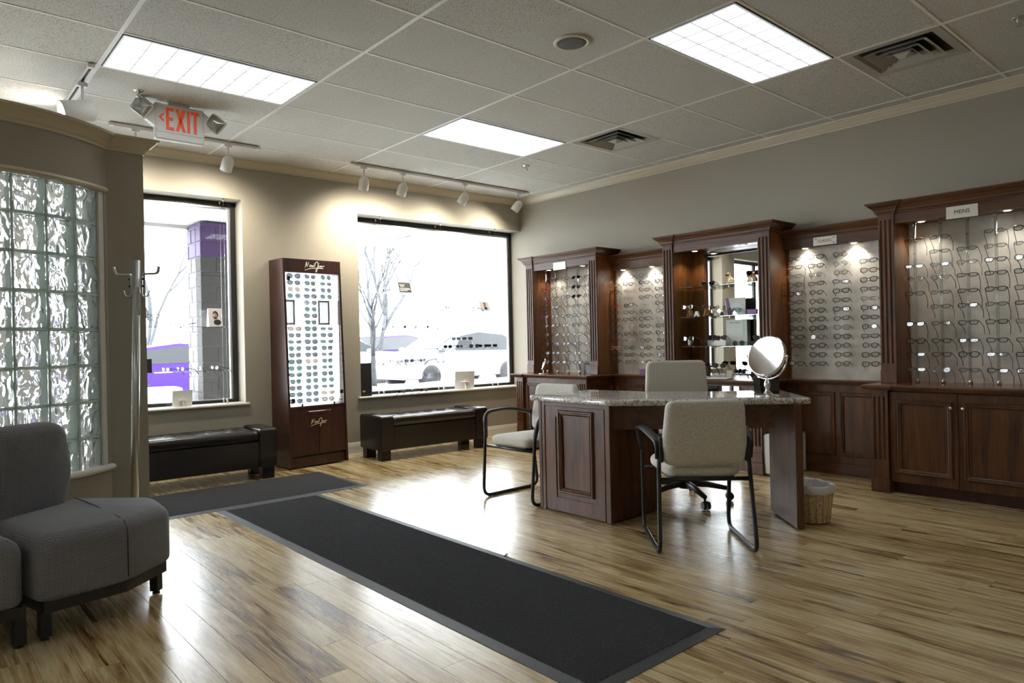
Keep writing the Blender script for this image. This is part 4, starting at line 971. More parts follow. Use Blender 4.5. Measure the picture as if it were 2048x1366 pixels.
# --- storage benches
def bench(label, loc, L=1.36, D=.46):
    t = thing('storage_bench', label, 'bench', loc, BA)
    a = .155
    for x0, x1 in ((0, a), (L-a, L)):
        mb = MB(); pr = rpoly([(0, .105), (D, .105), (D, .455), (0, .455)], [.012, .012, .03, .03], 5)
        mb.xprism(pr, x0, x1, 'x'); o = mb.build('end_block', MATS['leather'], t)
        bm = bmesh.new(); bm.from_mesh(o.data); es = [e for e in bm.edges if len(e.link_faces) == 2 and e.calc_face_angle(0) > 1.2]; bmesh.ops.bevel(bm, geom=es, offset=.012, segments=3, affect='EDGES'); bm.to_mesh(o.data); bm.free()
    MB().box(a-.002, L-a+.002, .018, D-.01, .105, .345, .008).build('body', MATS['leather'], t)
    nx, ny = 56, 22; x0, x1, y0, y1 = a+.003, L-a-.003, .012, D-.008; vs = []; fs = []
    tuf = [(x0+(x1-x0)*(k+.5)/6, y0+(y1-y0)*.33) for k in range(6)]+[(x0+(x1-x0)*(k+1)/6, y0+(y1-y0)*.68) for k in range(5)]
    for j in range(ny+1):
        for i in range(nx+1):
            x = x0+(x1-x0)*i/nx; y = y0+(y1-y0)*j/ny
            u = min(i, nx-i)/nx*(x1-x0); v = min(j, ny-j)/ny*(y1-y0); e = min(u, v)
            z = .428+.020*(1-math.exp(-e/.03))
            for tx_, ty_ in tuf: d2 = (x-tx_)**2+(y-ty_)**2; z -= .022*math.exp(-d2/(2*.0009))+.006*math.exp(-d2/(2*.006))
            for tx_, ty_ in tuf: z -= .006*math.exp(-((abs(x-tx_)-abs(y-ty_)*1.1)**2)/(2*.00005))*math.exp(-((x-tx_)**2+(y-ty_)**2)/(2*.0045))
            if e < 1e-6: z -= .012
            vs.append((x, y, z))
    n1 = nx+1
    fs = [(j*n1+i, j*n1+i+1, (j+1)*n1+i+1, (j+1)*n1+i) for j in range(ny) for i in range(nx)]
    edge = [i for i in range(nx+1)]+[j*n1+nx for j in range(1, ny+1)]+[ny*n1+i for i in range(nx-1, -1, -1)]+[j*n1 for j in range(ny-1, 0, -1)]
    base = len(vs); vs += [(vs[k][0], vs[k][1], .352) for k in edge]; m = len(edge)
    fs += [(edge[k], edge[(k+1) % m], base+(k+1) % m, base+k) for k in range(m)]+[tuple(base+k for k in range(m))]
    lid = MB().add(vs, fs, True).build('lid', MATS['leather'], t)
    for tx_, ty_ in tuf: MB().ell((tx_, ty_, .424), (.009, .009, .006), 8, 5).build('tuft_button', MATS['leather'], lid)
    for x in (.018, L-.018-.11):
        for y in (.03, D-.03-.085): MB().box(x, x+.11, y, y+.085, 0, .106, .003).build('foot', MATS['bench_foot'], t)
    return t
bench('black tufted leather storage bench under the large window', (2.655, 1.123, 0))
bench('black tufted leather storage bench under the left window, partly behind the partition', (.225, 1.175, 0))

# --- guest chairs
def guest_chair(label, loc, rz):
    t = thing('guest_chair', label, 'chair', loc, rz); r = .0125      # +y is the front
    for s in (-1, 1):
        x = s*.262
        P = [(x, -.30, r), (x, .285, r), (x*.985, .235, .665), (x*.985, -.03, .685), (s*.235, -.235, .63), (s*.243, -.225, .43)]
        P2 = fillet([(s*.243, -.215, .62), (s*.25, -.235, .42), (x, -.30, r), (x, .285, r), (x*1.03, .25, .50), (x*1.08, .235, .59)], [.0, .05, .075, .075, .05, 0], 6)
        MB().tube(P2, r, 10).build('sled_frame', MATS['charcoal_metal'], t)
        P3 = fillet([(x*1.03, .247, .50), (x*1.13, .232, .645), (x*1.10, -.02, .662), (s*.243, -.235, .61), (s*.24, -.222, .52)], [0, .11, .1, .06, 0], 8)
        n = len(P3); MB().tube(P3, [.018 if k < n*.3 else .028 for k in range(n)], 10, rb=.0135, up=(1, 0, 0)).build('arm', MATS['black_plastic'], t)
        MB().box(s*.262-.012, s*.262+.012, .2, .235, 0, .004).build('glide', MATS['white_plastic'], t)
    mb = MB(); mb.tube([(-.25, -.232, .405), (.25, -.232, .405)], .0115, 8); mb.tube([(-.256, .24, .392), (.256, .24, .392)], .0115, 8)
    for s in (-.16, .16): mb.tube([(s, -.232, .405), (s, .24, .392)], .0105, 8)
    mb.build('cross_rail', MATS['charcoal_metal'], t)
    sp = rpoly([(-.205, -.225), (.205, -.225), (.235, .19), (.19, .265), (-.19, .265), (-.235, .19)], [.09, .09, .12, .1, .1, .12], 7)
    MB().soft(sp, edge_rings(.412, .478, .028, .03, 5), .012).build('seat', MATS['beige_weave'], t)
    MB().soft([(p[0]*.9, p[1]*.9) for p in sp], [(0, .402), (0, .414)], None, False).build('seat_pan', MATS['black_plastic'], t)
    # curved back pad
    W_, z0, z1 = .228, .482, .845; nu, nv = 14, 12; vs = []; fs = []; out = rpoly([(-.218, z0), (.218, z0), (.232, z0+.12), (.212, z1), (-.212, z1), (-.232, z0+.12)], [.05, .05, .15, .05, .05, .15], 8)
    m = len(out); c = (0, (z0+z1)/2)
    def bk(x, z, off): y = -.245-.16*(z-z0)+.55*x*x*(1) ; return (x, y+off, z)
    rings = [(.80, .038), (.93, .034), (.985, .02), (1.0, .0), (.985, -.02), (.93, -.032), (.80, -.036)]
    for f, o in rings:
        for p in out: vs.append(bk(c[0]+(p[0]-c[0])*f, c[1]+(p[1]-c[1])*f, o))
    for k in range(len(rings)-1):
        for i in range(m): fs.append((k*m+i, k*m+(i+1) % m, (k+1)*m+(i+1) % m, (k+1)*m+i))
    for f, o, end in ((.5, .041, 0), (.5, -.038, 1), (.2, .042, 0), (.2, -.0385, 1)): 
        for p in out: vs.append(bk(c[0]+(p[0]-c[0])*f, c[1]+(p[1]-c[1])*f, o))
    R = len(rings); L_ = lambda a, b: [fs.append((a*m+i, a*m+(i+1) % m, b*m+(i+1) % m, b*m+i)) for i in range(m)]
    L_(0, R); L_(R, R+2); L_(R-1, R+1); L_(R+1, R+3); fs.append(tuple((R+2)*m+i for i in range(m))); fs.append(tuple((R+3)*m+i for i in range(m)))
    MB().add(vs, fs, True).build('backrest', MATS['beige_weave'], t)
    for s in (-1, 1): MB().box(s*.236-.012, s*.236+.012, -.25, -.2, .50, .64, .006).build('back_bracket', MATS['black_plastic'], t)
    return t
guest_chair('beige guest chair with black sled frame, seen from behind before the desk', (2.514, -2.674, 0), math.radians(46.5)-PI/2)
guest_chair('beige guest chair with black sled frame, half hidden beyond the desk end', (2.655, -1.135, 0), PI/2+.03)

# --- task chair
t = thing('task_chair', 'cream task chair with wavy patterned back and black castor base behind the desk', 'chair', (3.33, -2.03, 0), math.radians(137))
star = MB()
for k in range(5):
    a = 2*PI*k/5+.55; c, s_ = math.cos(a), math.sin(a); d = Vector((c, s_, 0))
    MB().tube([d*.03+Vector((0, 0, .125)), d*.16+Vector((0, 0, .115)), d*.31+Vector((0, 0, .085))], [.026, .022, .016], 8).build('base_arm', MATS['black_plastic'], t)
    mb = MB(); p = d*.305; w = Vector((-s_, c, 0)); mb.cyl(p+Vector((0, 0, .085)), p+Vector((0, 0, .04)), .009, 8)
    for q in (-1, 1): mb.tube([p+d*.012+w*q*.006+Vector((0, 0, .03)), p+d*.012+w*q*.026+Vector((0, 0, .03))], [.03, .027], 14)
    mb.build('castor', MATS['black_plastic'], t)
MB().lathe([(.045, .09), (.05, .15), (.03, .16), (.026, .3), (.018, .3), (.018, .40)], n=16).build('gas_column', MATS['black_plastic'], t)
MB().box(-.12, .12, -.14, .12, .395, .435, .01).build('tilt_mechanism', MATS['black_plastic'], t)
MB().soft(rpoly([(-.225, -.22), (.225, -.22), (.25, .2), (.2, .25), (-.2, .25), (-.25, .2)], .08, 6), edge_rings(.435, .52, .03, .035, 5), .012).build('seat', MATS['wave_cloth'], t)
out = rpoly([(-.228, .56), (.228, .56), (.235, .8), (.222, 1.015), (-.222, 1.015), (-.235, .8)], [.07, .07, .3, .05, .05, .3], 7)
mb = MB(); mb.M = Matrix.Translation((0, -.21, 0)) @ Matrix.Rotation(PI/2+.06, 4, 'X'); mb.soft(out, edge_rings(-.055, .02, .022, .026, 4), .006); mb.build('backrest', MATS['wave_cloth'], t)
mb = MB(); mb.tube(fillet([(0, -.1, .42), (0, -.27, .44), (0, -.275, .8)], .08, 5), .028, 8, rb=.012, up=(1, 0, 0)); mb.build('back_post', MATS['black_plastic'], t)

# --- desk
def granite():
    m = bpy.data.materials.new('granite'); nt, nd, lk, b = nodes(m); mp = coords(nt, (1, 1, 1))
    n1 = N(nt, 'ShaderNodeTexNoise', i_Scale=9.0, i_Detail=5.0, i_Distortion=.8); n2 = N(nt, 'ShaderNodeTexNoise', i_Scale=62.0, i_Detail=5.0); vo = N(nt, 'ShaderNodeTexVoronoi', i_Scale=130.0)
    for n in (n1, n2, vo): lk.new(mp.outputs[0], n.inputs[0])
    r1 = ramp(nt, [(.25, lin((86, 82, 80))), (.45, lin((146, 138, 130))), (.6, lin((186, 180, 170))), (.8, lin((206, 202, 194)))]); r2 = ramp(nt, [(.45, lin((34, 32, 32))), (.54, lin((126, 120, 114))), (.62, lin((200, 196, 190))), (.85, lin((238, 236, 232)))])
    a = N(nt, 'ShaderNodeMath', operation='MULTIPLY_ADD'); a.inputs[1].default_value = .3; lk.new(vo.outputs['Distance'], a.inputs[0]); lk.new(n2.outputs['Fac'], a.inputs[2])
    lk.new(n1.outputs['Fac'], r1.inputs[0]); lk.new(a.outputs[0], r2.inputs[0])
    mx = N(nt, 'ShaderNodeMix', data_type='RGBA'); mx.inputs[0].default_value = .72; lk.new(r1.outputs[0], mx.inputs[6]); lk.new(r2.outputs[0], mx.inputs[7]); lk.new(mx.outputs[2], b.inputs['Base Color'])
    b.inputs['Roughness'].default_value = .07; b.inputs['Specular IOR Level'].default_value = .65; MATS['granite'] = m
granite()
t = thing('desk', 'mahogany corner desk with granite top, panelled end and slab leg', 'desk', (2.41, -2.11, 0)); o = Vector((2.41, -2.11))
D = lambda p: (p[0]-o.x, p[1]-o.y)
top = [(2.385, -1.385), (2.375, -2.14), (2.49, -2.29), (3.215, -3.05), (3.735, -2.57), (3.33, -2.22), (3.11, -1.85), (3.03, -1.385)]
tp_ = rpoly([D(p) for p in top], [.03, .1, .12, .04, .04, .25, .3, .04], 8)
MB().soft(tp_, edge_rings(.765, .803, .013, .013, 4), 0).build('granite_top', MATS['granite'], t)
# end pedestal
x0, y0, y1 = 2.42-o.x, -2.11-o.y, -1.462-o.y
mb = MB(); mb.box(x0+.022, 2.94-o.x, y0+.012, y1-.01, .012, .765); mb.build('pedestal', MATS['mahogany_v'], t)
mb = MB(); mb.box(x0+.004, x0+.022, y0+.06, y1-.05, .012, .735)
ep = mb.build('end_panel', MATS['mahogany_v'], t)
mb = MB()
for p in ((y0+.05, y0+.155, .02, .735), (y1-.155, y1-.05, .02, .735), (y0+.155, y1-.155, .66, .735), (y0+.155, y1-.155, .02, .11)): mb.box(x0-.002, x0+.01, p[0], p[1], p[2], p[3], .001)
mb.build('panel_frame', MATS['mahogany_v'], ep)
mb = MB(); frame_panel(mb, x0-.002, y0+.142, y1-.185, .145, .712, .016); mb.build('panel_moulding', MATS['mahogany_v'], ep)
mb = MB(); mb.box(x0-.008, x0+.03, y0-.002, y0+.04, .008, .765, .003); mb.build('corner_post', MATS['mahogany_v'], t)
mb = MB(); mb.box(x0-.008, x0+.02, y1-.055, y1-.025, .008, .765, .003); mb.box(x0-.004, x0+.03, y1-.018, y1+.012, .012, .765, .003); mb.build('corner_post', MATS['mahogany_v'], t)
MB().box(x0-.006, x0+.02, y0+.03, y1-.045, .735, .765, .002).build('top_rail', MATS['mahogany_h'], t)
# apron
ap = [D((2.455, -2.10)), D((2.59, -2.215)), D((3.165, -2.83))]
A_ = [Vector(p) for p in ap]
def strip(pts, th, z0, z1, off=0):
    m_ = MB(); m_.sweep([(off, z0), (off+th, z0), (off+th, z1), (off, z1)], pts); return m_
strip([tuple(p) for p in A_], .02, .605, .735, -.02).build('apron', MATS['mahogany_h'], t)
strip([D((2.435, -2.115)), D((2.545, -2.245)), D((3.14, -2.885))], .02, .733, .765, -.02).build('apron_moulding', MATS['mahogany_h'], t)
lg0, lg1 = Vector(D((3.125, -3.005))), Vector(D((3.45, -2.655))); d = (lg1-lg0).normalized(); n_ = Vector((d.y, -d.x)); a = math.atan2(d.y, d.x)
mb = MB(); mb.at((lg0.x, lg0.y, 0), a).box(0, (lg1-lg0).length, -.022, .022, .008, .765, .003); mb.at(); mb.build('slab_leg', MATS['mahogany_v'], t)
mb = MB()
for k in (.03, .42): q = lg0+d*k; mb.at((q.x, q.y, 0)).lathe([(.012, 0), (.014, .004), (.008, .01)], n=10)
mb.at()
for p in ((2.44, -2.09), (2.44, -1.48), (2.92, -2.08), (2.92, -1.48)): q = D(p); mb.at((q[0], q[1], 0)).lathe([(.012, 0), (.014, .004), (.012, .014)], n=10)
mb.at(); mb.build('levelling_feet', MATS['white_plastic'], t)
strip([D((3.0, -1.5)), D((3.05, -1.86)), D((3.26, -2.25)), D((3.5, -2.5))], .018, .66, .765, 0).build('rear_rail', MATS['mahogany_h'], t)

# --- waste basket
mat('wicker', (196, 172, 130), .7, noise=(60, .25)); mat('bag_film', (214, 214, 214), .3, spec=.6)
t = thing('waste_basket', 'wicker waste basket with white bin bag beside the desk leg', 'basket', (3.395, -2.945, 0))
mb = MB(); n, rows = 72, 26; vs = []; fs = []
for j in range(rows+1):
    z = .004+.2*j/rows; r0 = .096+.028*j/rows
    for k in range(n):
        wv = .0028*math.cos(PI*(j % 2)+k*2*PI*18/n) ; r = r0+wv; a = 2*PI*k/n; vs.append((r*math.cos(a), r*math.sin(a), z))
fs = [(j*n+k, j*n+(k+1) % n, (j+1)*n+(k+1) % n, (j+1)*n+k) for j in range(rows) for k in range(n)]; fs.append(tuple(range(n)))
mb.add(vs, fs, False); stuff(mb.build('weave', MATS['wicker'], t))
for k in range(18):
    a = 2*PI*k/18; MB().tube([((.098+.028*q)*math.cos(a), (.098+.028*q)*math.sin(a), .004+.2*q) for q in (0, .5, 1)], .0035, 5).build('stake', MATS['wicker'], t)
mb = MB(); n = 48; rr = random.Random(2); vs = []; fs = []
pr = [(.122, .168), (.132, .172), (.136, .195), (.133, .212), (.126, .216), (.119, .208), (.105, .12), (.09, .05), (.02, .02)]
for j, (r, z) in enumerate(pr):
    for k in range(n):
        a = 2*PI*k/n; f = rr.uniform(-.003, .003)+.003*math.sin(a*5+j)+.002*math.sin(a*11+j*2); vs.append(((r+f)*math.cos(a), (r+f)*math.sin(a), z+(rr.uniform(-.004, .004) if j < 6 else 0)+.004*math.sin(3*a)))
fs = [(j*n+k, j*n+(k+1) % n, (j+1)*n+(k+1) % n, (j+1)*n+k) for j in range(len(pr)-1) for k in range(n)]+[tuple((len(pr)-1)*n+k for k in range(n))]
mb.add(vs, fs, True).build('bin_bag', MATS['bag_film'], t)
t.scale = (1.05, 1.05, 1.13)
# --- computer tower
t = thing('computer_case', 'white computer case with silver edges on the floor behind the desk leg', 'computer', (4.55, -2.156, 0))
MB().box(0, .4, 0, .175, .01, .35, .012).build('case_body', MATS['white_plastic'], t)
mb = MB()
for y in (.004, .171): mb.tube(fillet([(.004, y, .012), (.004, y, .346), (.396, y, .346), (.396, y, .012)], .02, 4), .006, 6)
mb.build('silver_edge', MATS['grey_alu'], t)
MB().box(.02, .38, .02, .155, 0, .011).build('case_foot', MATS['black_plastic'], t)
# --- small twisted tie on the floor
t = MB(); t.tube([(-.022, 0, .004), (-.016, .006, .004), (-.008, .003, .004), (0, -.003, .003), (.008, .003, .004), (.016, .006, .004), (.023, .001, .004), (.018, -.005, .004)], .0028, 6)
tag(t.build('hair_tie', mat('tie_brown', (74, 58, 44), .6), None, (1.528, -2.107, .001), .6), 'tiny brown twisted tie dropped on the floor beside the runner mat', 'tie')
# ------------------------------------------------------------------ eyewear
for nm, c, r in (('black', (20, 20, 22), .3), ('gunmetal', (72, 74, 80), .25), ('tortoise', (96, 58, 28), .3), ('dark_brown', (52, 34, 26), .3), ('silver', (170, 172, 174), .2), ('gold', (168, 134, 84), .25),
                 ('clear_pink', (222, 196, 186), .2), ('red', (176, 34, 34), .3), ('navy', (36, 40, 72), .3), ('purple', (96, 40, 110), .3)): mat('fr_'+nm, c, r, metal=.6 if nm in ('gunmetal', 'silver', 'gold') else 0)
def outline(hw, hh, e, skew=0, drop=0, n=18):
    o = []
    for k in range(n):
        a = 2*PI*k/n; c, s = math.cos(a), math.sin(a)
        x = hw*math.copysign(abs(c)**(2/e), c); z = hh*math.copysign(abs(s)**(2/e), s)
        if z > 0: z += skew*x/hw*hh
        if drop and z < 0: x *= 1-drop*(-z/hh)
        o.append((x, z))
    return o
STY = {'rectangular': (.0265, .0160, 3.4, .06, .12, .0026, .0028), 'slim': (.0265, .0150, 3.0, .05, .2, .0019, .0024), 'round': (.0225, .0215, 2.0, 0, 0, .0023, .0024), 'square': (.026, .0195, 3.2, .05, .14, .0030, .0031),
       'cat-eye': (.027, .0185, 2.7, .28, .18, .0026, .0028), 'aviator': (.0285, .0235, 2.5, .06, .3, .0010, .0011), 'bold': (.0285, .0215, 3.2, .1, .16, .0028, .0032), 'sport': (.031, .017, 2.6, .2, .25, .0016, .0034)}
GM = {}
def gl_mesh(style):
    if style in GM: return GM[style]
    hw, hh, e, sk, dr, r, tr = STY[style]; cx = .0105+hw; f = MB()
    cv = lambda x, z: (x, .10*x*x*4-.002, z)
    lens = {}
    for s in (-1, 1):
        o = [(s*(cx+x), z) for x, z in outline(hw, hh, e, sk, dr)]
        f.tube([cv(*p) for p in o], r, 5, closed=True)
        m = MB(); vs = [cv(x, z) for x, z in o]; n = len(vs); vs2 = [(x, y+.0012, z) for x, y, z in vs]
        m.add(vs+vs2, [tuple(range(n)), tuple(reversed(range(n, 2*n)))]+[(k, (k+1) % n, n+(k+1) % n, n+k) for k in range(n)]); lens[s] = m.mesh('lens')
    zb = hh*.35; f.tube([cv(-.0125, zb), (-.004, -.004, zb+.003), (.004, -.004, zb+.003), cv(.0125, zb)], r*1.1, 5)
    tm = {}
    for s in (-1, 1):
        xo = s*(cx+hw+.004); f.tube([cv(s*(cx+hw*.97), hh*.55), (xo, .016, hh*.6)], r*1.3, 5)
        m = MB(); m.tube([(xo, .016, hh*.6), (xo+s*.001, .06, hh*.6-.010), (xo, .098, hh*.55-.018), (xo-s*.003, .118, hh*.2-.030), (xo-s*.006, .138, -.052)], [tr*.8, tr*.9, tr, tr*1.2, tr*1.2], 5, rb=tr*.7); tm[s] = m.mesh('temple')
    GM[style] = (f.mesh('frame'), lens, tm); return GM[style]
n_gl = 0
def glasses(style, fm, lm, loc, rz, rx, label, group, tm=None, kind='eyeglasses', rz2=0, ry=0):
    f, ln, te = gl_mesh(style); t = thing(kind, label, 'glasses' if kind == 'eyeglasses' else 'sunglasses', loc, 0, group); t.rotation_euler = (rx, ry, rz)
    link('frame', f, MATS[fm], t)
    for s in (-1, 1): link('lens', ln[s], MATS[lm], t); link('temple', te[s], MATS[tm or fm], t)
    return t
ORD = ['top', 'second', 'third', 'fourth', 'fifth', 'sixth', 'seventh', 'eighth', 'ninth', 'tenth', 'eleventh', 'twelfth', 'thirteenth', 'fourteenth', 'fifteenth', 'sixteenth', 'seventeenth', 'eighteenth', 'nineteenth', 'bottom']
NTH = ['first', 'second', 'third', 'fourth', 'fifth']
FW = {'fr_black': 'black', 'fr_gunmetal': 'gunmetal', 'fr_tortoise': 'tortoiseshell', 'fr_dark_brown': 'dark brown', 'fr_silver': 'silver', 'fr_gold': 'gold', 'fr_clear_pink': 'clear pink', 'fr_red': 'red', 'fr_navy': 'navy', 'fr_purple': 'purple'}
rg = random.Random(11); RX = 4.86
def rods(yc, where, zs, skip, pick, group):
    base = MB().lathe([(.0145, 0), (.0145, .028), (.012, .031)], n=16).mesh('rod_base')
    for k in range(5):
        y = yc+.35-.175*k
        t = thing('display_rod', 'clear display rod, %s from the left in the %s' % (NTH[k], where), 'rod', (RX, y, .805), 0, None)
        rod = MB().lathe([(.0105, .029), (.0105, 1.205)], n=14)
        for z in zs: rod.box(-.024, -.009, -.008, .008, z-.805-.006, z-.805+.006, .002)
        rod.lathe([(.013, 1.19), (.013, 1.233)], n=14)
        rod.build('clear_rod', MATS['acrylic'], t); link('rod_base', base, MATS['steel'], t)
        for i, z in enumerate(zs):
            if (k, i) in skip: continue
            st, fm, lm = pick(k, i); kd = 'sunglasses' if lm == 'lens_dark' else 'eyeglasses'
            glasses(st, fm, lm, (RX-.030, y, z), -PI/2+rg.uniform(-.1, .1), -rg.uniform(.22, .6), '%s %s %s, %s on the %s rod from the left in the %s' % (FW[fm], st, kd, ORD[i], NTH[k], where), group, rg.choice((None, None, 'fr_black', 'fr_dark_brown')), kd)
def pickM(k, i):
    st = rg.choice(['rectangular', 'slim', 'rectangular', 'slim', 'square']); fm = rg.choice(['fr_black', 'fr_black', 'fr_gunmetal', 'fr_gunmetal', 'fr_black', 'fr_dark_brown', 'fr_silver'])
    if (k, i) == (1, 9): st, fm = 'round', 'fr_silver'
    if (k, i) in ((0, 0), (2, 2)): st, fm = 'slim', 'fr_gold'
    return st, fm, 'lens_clear'
ZM = [1.895, 1.789, 1.693, 1.598, 1.485, 1.379, 1.254, 1.124, 1.023, .909]
rods(TR, 'MENS cabinet', ZM, {(0, 1), (0, 5), (2, 0)}, pickM, 'eyeglasses in the MENS cabinet')
def pickL(k, i):
    st = rg.choice(['cat-eye', 'rectangular', 'round', 'square', 'cat-eye']); fm = rg.choice(['fr_black', 'fr_dark_brown', 'fr_gunmetal', 'fr_tortoise', 'fr_navy', 'fr_purple', 'fr_black'])
    if (k, i) == (0, 1): fm = 'fr_red'
    if k == 1 and i in (1, 2): fm = 'fr_tortoise'
    if k == 3 and i < 3: return 'square', 'fr_black', 'lens_dark'
    return st, fm, 'lens_clear'
rods(TL, 'window-side cabinet', [1.906-.108*q for q in range(10)], set(), pickL, 'glasses in the cabinet nearest the window')
peg = MB(); peg.box(-.075, 0, -.003, .003, -.003, .003); peg.box(-.076, -.07, -.012, .012, -.003, .009, .001); peg_me = peg.mesh('acrylic_peg')
def bay(t, cols, where, skip, pick, group):
    for k, y in enumerate(cols):
        for i in range(13):
            z = 1.862-.0768*i; link('acrylic_peg', peg_me, MATS['acrylic'], t, (5.05, y-t.location.y, z-.805-.008))
            if (k, i) in skip: continue
            st, fm = pick(k, i)
            glasses(st, fm, 'lens_clear', (4.974, y, z), -PI/2+.12+rg.uniform(-.14, .14), -rg.uniform(.12, .38), '%s %s eyeglasses, %s in the %s column of the %s' % (FW[fm], st, ORD[i] if i < 12 else 'bottom', NTH[k], where), group, None, ry=rg.uniform(-.08, .08))
def pickC(k, i):
    if (k, i) == (2, 0): return 'round', 'fr_tortoise'
    if (k, i) == (1, 0): return 'bold', 'fr_black'
    if (k, i) == (1, 1): return 'square', 'fr_tortoise'
    if (k, i) == (3, 2): return 'square', 'fr_tortoise'
    return rg.choice(['square', 'rectangular', 'round', 'square']), rg.choice(['fr_black', 'fr_black', 'fr_gunmetal', 'fr_dark_brown', 'fr_tortoise', 'fr_silver', 'fr_navy', 'fr_black'])
bay(bayC, (-2.075, -2.265, -2.475, -2.70), 'CLASSIC bay', {(3, 0), (0, 11)}, pickC, 'eyeglasses in the CLASSIC bay')
def pickW(k, i):
    if k == 2 and i in (2, 3): return 'cat-eye', 'fr_tortoise'
    if (k, i) == (0, 4): return 'cat-eye', 'fr_red'
    return rg.choice(['cat-eye', 'round', 'square', 'cat-eye']), rg.choice(['fr_black', 'fr_dark_brown', 'fr_gunmetal', 'fr_black', 'fr_tortoise', 'fr_clear_pink', 'fr_navy'])
bay(bayW, (.005, -.20, -.415, -.63), 'bay left of the mirror', {(0, 3), (2, 4)}, pickW, 'eyeglasses in the bay left of the mirror cabinet')

# ------------------------------------------------------------------ lit sunglasses cabinet
mat('light_panel', (250, 252, 255), .5, emit=((245, 250, 255), PANEL_E)); mat('logo_white', (240, 238, 230), .5); mat('logo_gold', (206, 190, 150), .4); mat('inner_metal', (205, 205, 208), .22, metal=.9)
DH = 2.045; t = thing('sunglasses_cabinet', 'tall dark wood cabinet with a glowing white panel of sunglasses and script logo', 'display cabinet', (1.816, 1.376, 0), .06)
yf = lambda z: .085*z/DH; WD = .63
side = [(0, 0.012), (.37, .012), (.37, DH), (yf(DH), DH)]
MB().xprism([(yf(.012), .012), (.37, .012), (.37, DH), (yf(DH), DH)], 0, .022, 'x').build('side_panel', MATS['walnut_v'], t)
MB().xprism([(yf(.012), .012), (.37, .012), (.37, DH), (yf(DH), DH)], WD-.022, WD, 'x').build('side_panel', MATS['walnut_v'], t)
MB().xprism([(yf(1.91), 1.91), (.368, 1.91), (.368, DH), (yf(DH)+.0, DH)], .0225, WD-.0225, 'x').build('header', MATS['walnut_v'], t)
MB().box(.022, WD-.022, .345, .368, .02, DH-.01).build('back_panel', MATS['walnut_v'], t)
MB().box(.0225, WD-.0225, yf(.6)+.002, .344, .575, .60).build('deck', MATS['walnut_v'], t)
MB().box(.0225, WD-.0225, .03, .05, .012, .105).build('plinth', MATS['walnut_v'], t)
MB().box(.0225, WD-.0225, .05, .34, .105, .12).build('bottom', MATS['walnut_v'], t)
for a, b in ((.024, .313), (.317, WD-.024)): MB().xprism([(yf(.125)+.004, .125), (yf(.125)+.022, .125), (yf(.57)+.022, .57), (yf(.57)+.004, .57)], a, b, 'x').build('door', MATS['walnut_v'], t)
MB().box(.0245, WD-.0245, .200, .206, .602, 1.909).build('light_panel', MATS['light_panel'], t)
MB().box(WD-.0245, WD-.0225, .095, .2, .602, 1.909).build('side_mirror', MATS['inner_metal'], t); MB().box(.0225, .0245, .095, .2, .602, 1.909).build('side_mirror', MATS['inner_metal'], t)
g = MB().xprism([(yf(.605)+.004, .605), (yf(.605)+.009, .605), (yf(1.905)+.009, 1.905), (yf(1.905)+.004, 1.905)], .024, WD-.024, 'x').build('glass_door', MATS['pane_glass'], t)
for x, z in ((.04, 1.85), (.04, .66), (WD-.06, .72)): MB().box(x, x+.03, yf(z)-.006, yf(z)+.012, z-.02, z+.02, .002).build('glass_hinge', MATS['black_plastic'], g)
MB().tube([(WD-.09, yf(.645)-.02, .648), (WD-.05, yf(.645)-.02, .648)], .01, 10).build('lock', MATS['steel'], g)
ky = MB(); ky.tube([(WD-.092, yf(.64)-.022, .648), (WD-.094, yf(.64)-.028, .61)], .004, 6, rb=.0015); ky.tube([(WD-.075+.012*math.cos(q), yf(.64)-.024, .63+.012*math.sin(q)) for q in [2*PI*k/10 for k in range(10)]], .0015, 5, closed=True); ky.build('key', MATS['steel'], g)
hd = MB(); z = .545; hd.tube([(.2, yf(z)-.022, z), (.44, yf(z)-.022, z)], .006, 8)
for x in (.22, .42): hd.cyl((x, yf(z)+.006, z), (x, yf(z)-.022, z), .004, 6)
hd.build('bar_handle', MATS['steel'], t)
for x in (.15, .5): MB().box(x-.006, x+.006, yf(.6)-.0, yf(.6)+.014, .6, .625, .002).build('door_stop', MATS['black_plastic'], t)
STROKES = [[(0, .02), (.06, .25), (.11, .47), (.115, .3), (.12, .1), (.18, .3), (.25, .48), (.24, .3), (.245, .1)], [(.37, .25), (.31, .24), (.28, .15), (.31, .10), (.36, .2), (.37, .25), (.365, .10)], [(.42, .25), (.415, .13), (.45, .10), (.49, .25), (.49, .10)], [(.535, .26), (.54, .10)], [(.55, .36), (.56, .38)],
           [(.60, .16), (.60, .32), (.67, .48), (.76, .50), (.80, .40), (.76, .15), (.70, -.12), (.66, -.24), (.62, -.20), (.66, -.04), (.74, .06), (.80, .10)], [(.83, .26), (.84, .10)], [(.855, .38), (.87, .40)], [(.885, .10), (.90, .25), (.91, .12), (.95, .26), (.955, .12), (1.0, .26), (1.01, .15), (1.1, .2), (1.16, .24)], [(-.02, -.14), (.25, -.02), (.55, .04), (.8, .05), (1.08, .05)]]
def logo(x, z, sc, m):
    mb = MB()
    for st in STROKES:
        P_ = [(x+(p[0]-.55)*sc, yf(z+(p[1]-.13)*sc*.77)+(-.0012 if z > 1 else .0028), z+(p[1]-.13)*sc*.77) for p in st]
        mb.tube(fillet(P_, .03*sc, 3) if len(P_) > 2 else P_, .0048*sc/.2, 5, rb=.001, up=(0, 0, 1))
    mb.build('script_logo', m, t)
logo(.335, 1.974, .185, MATS['logo_white']); logo(.315, .43, .15, MATS['logo_gold'])
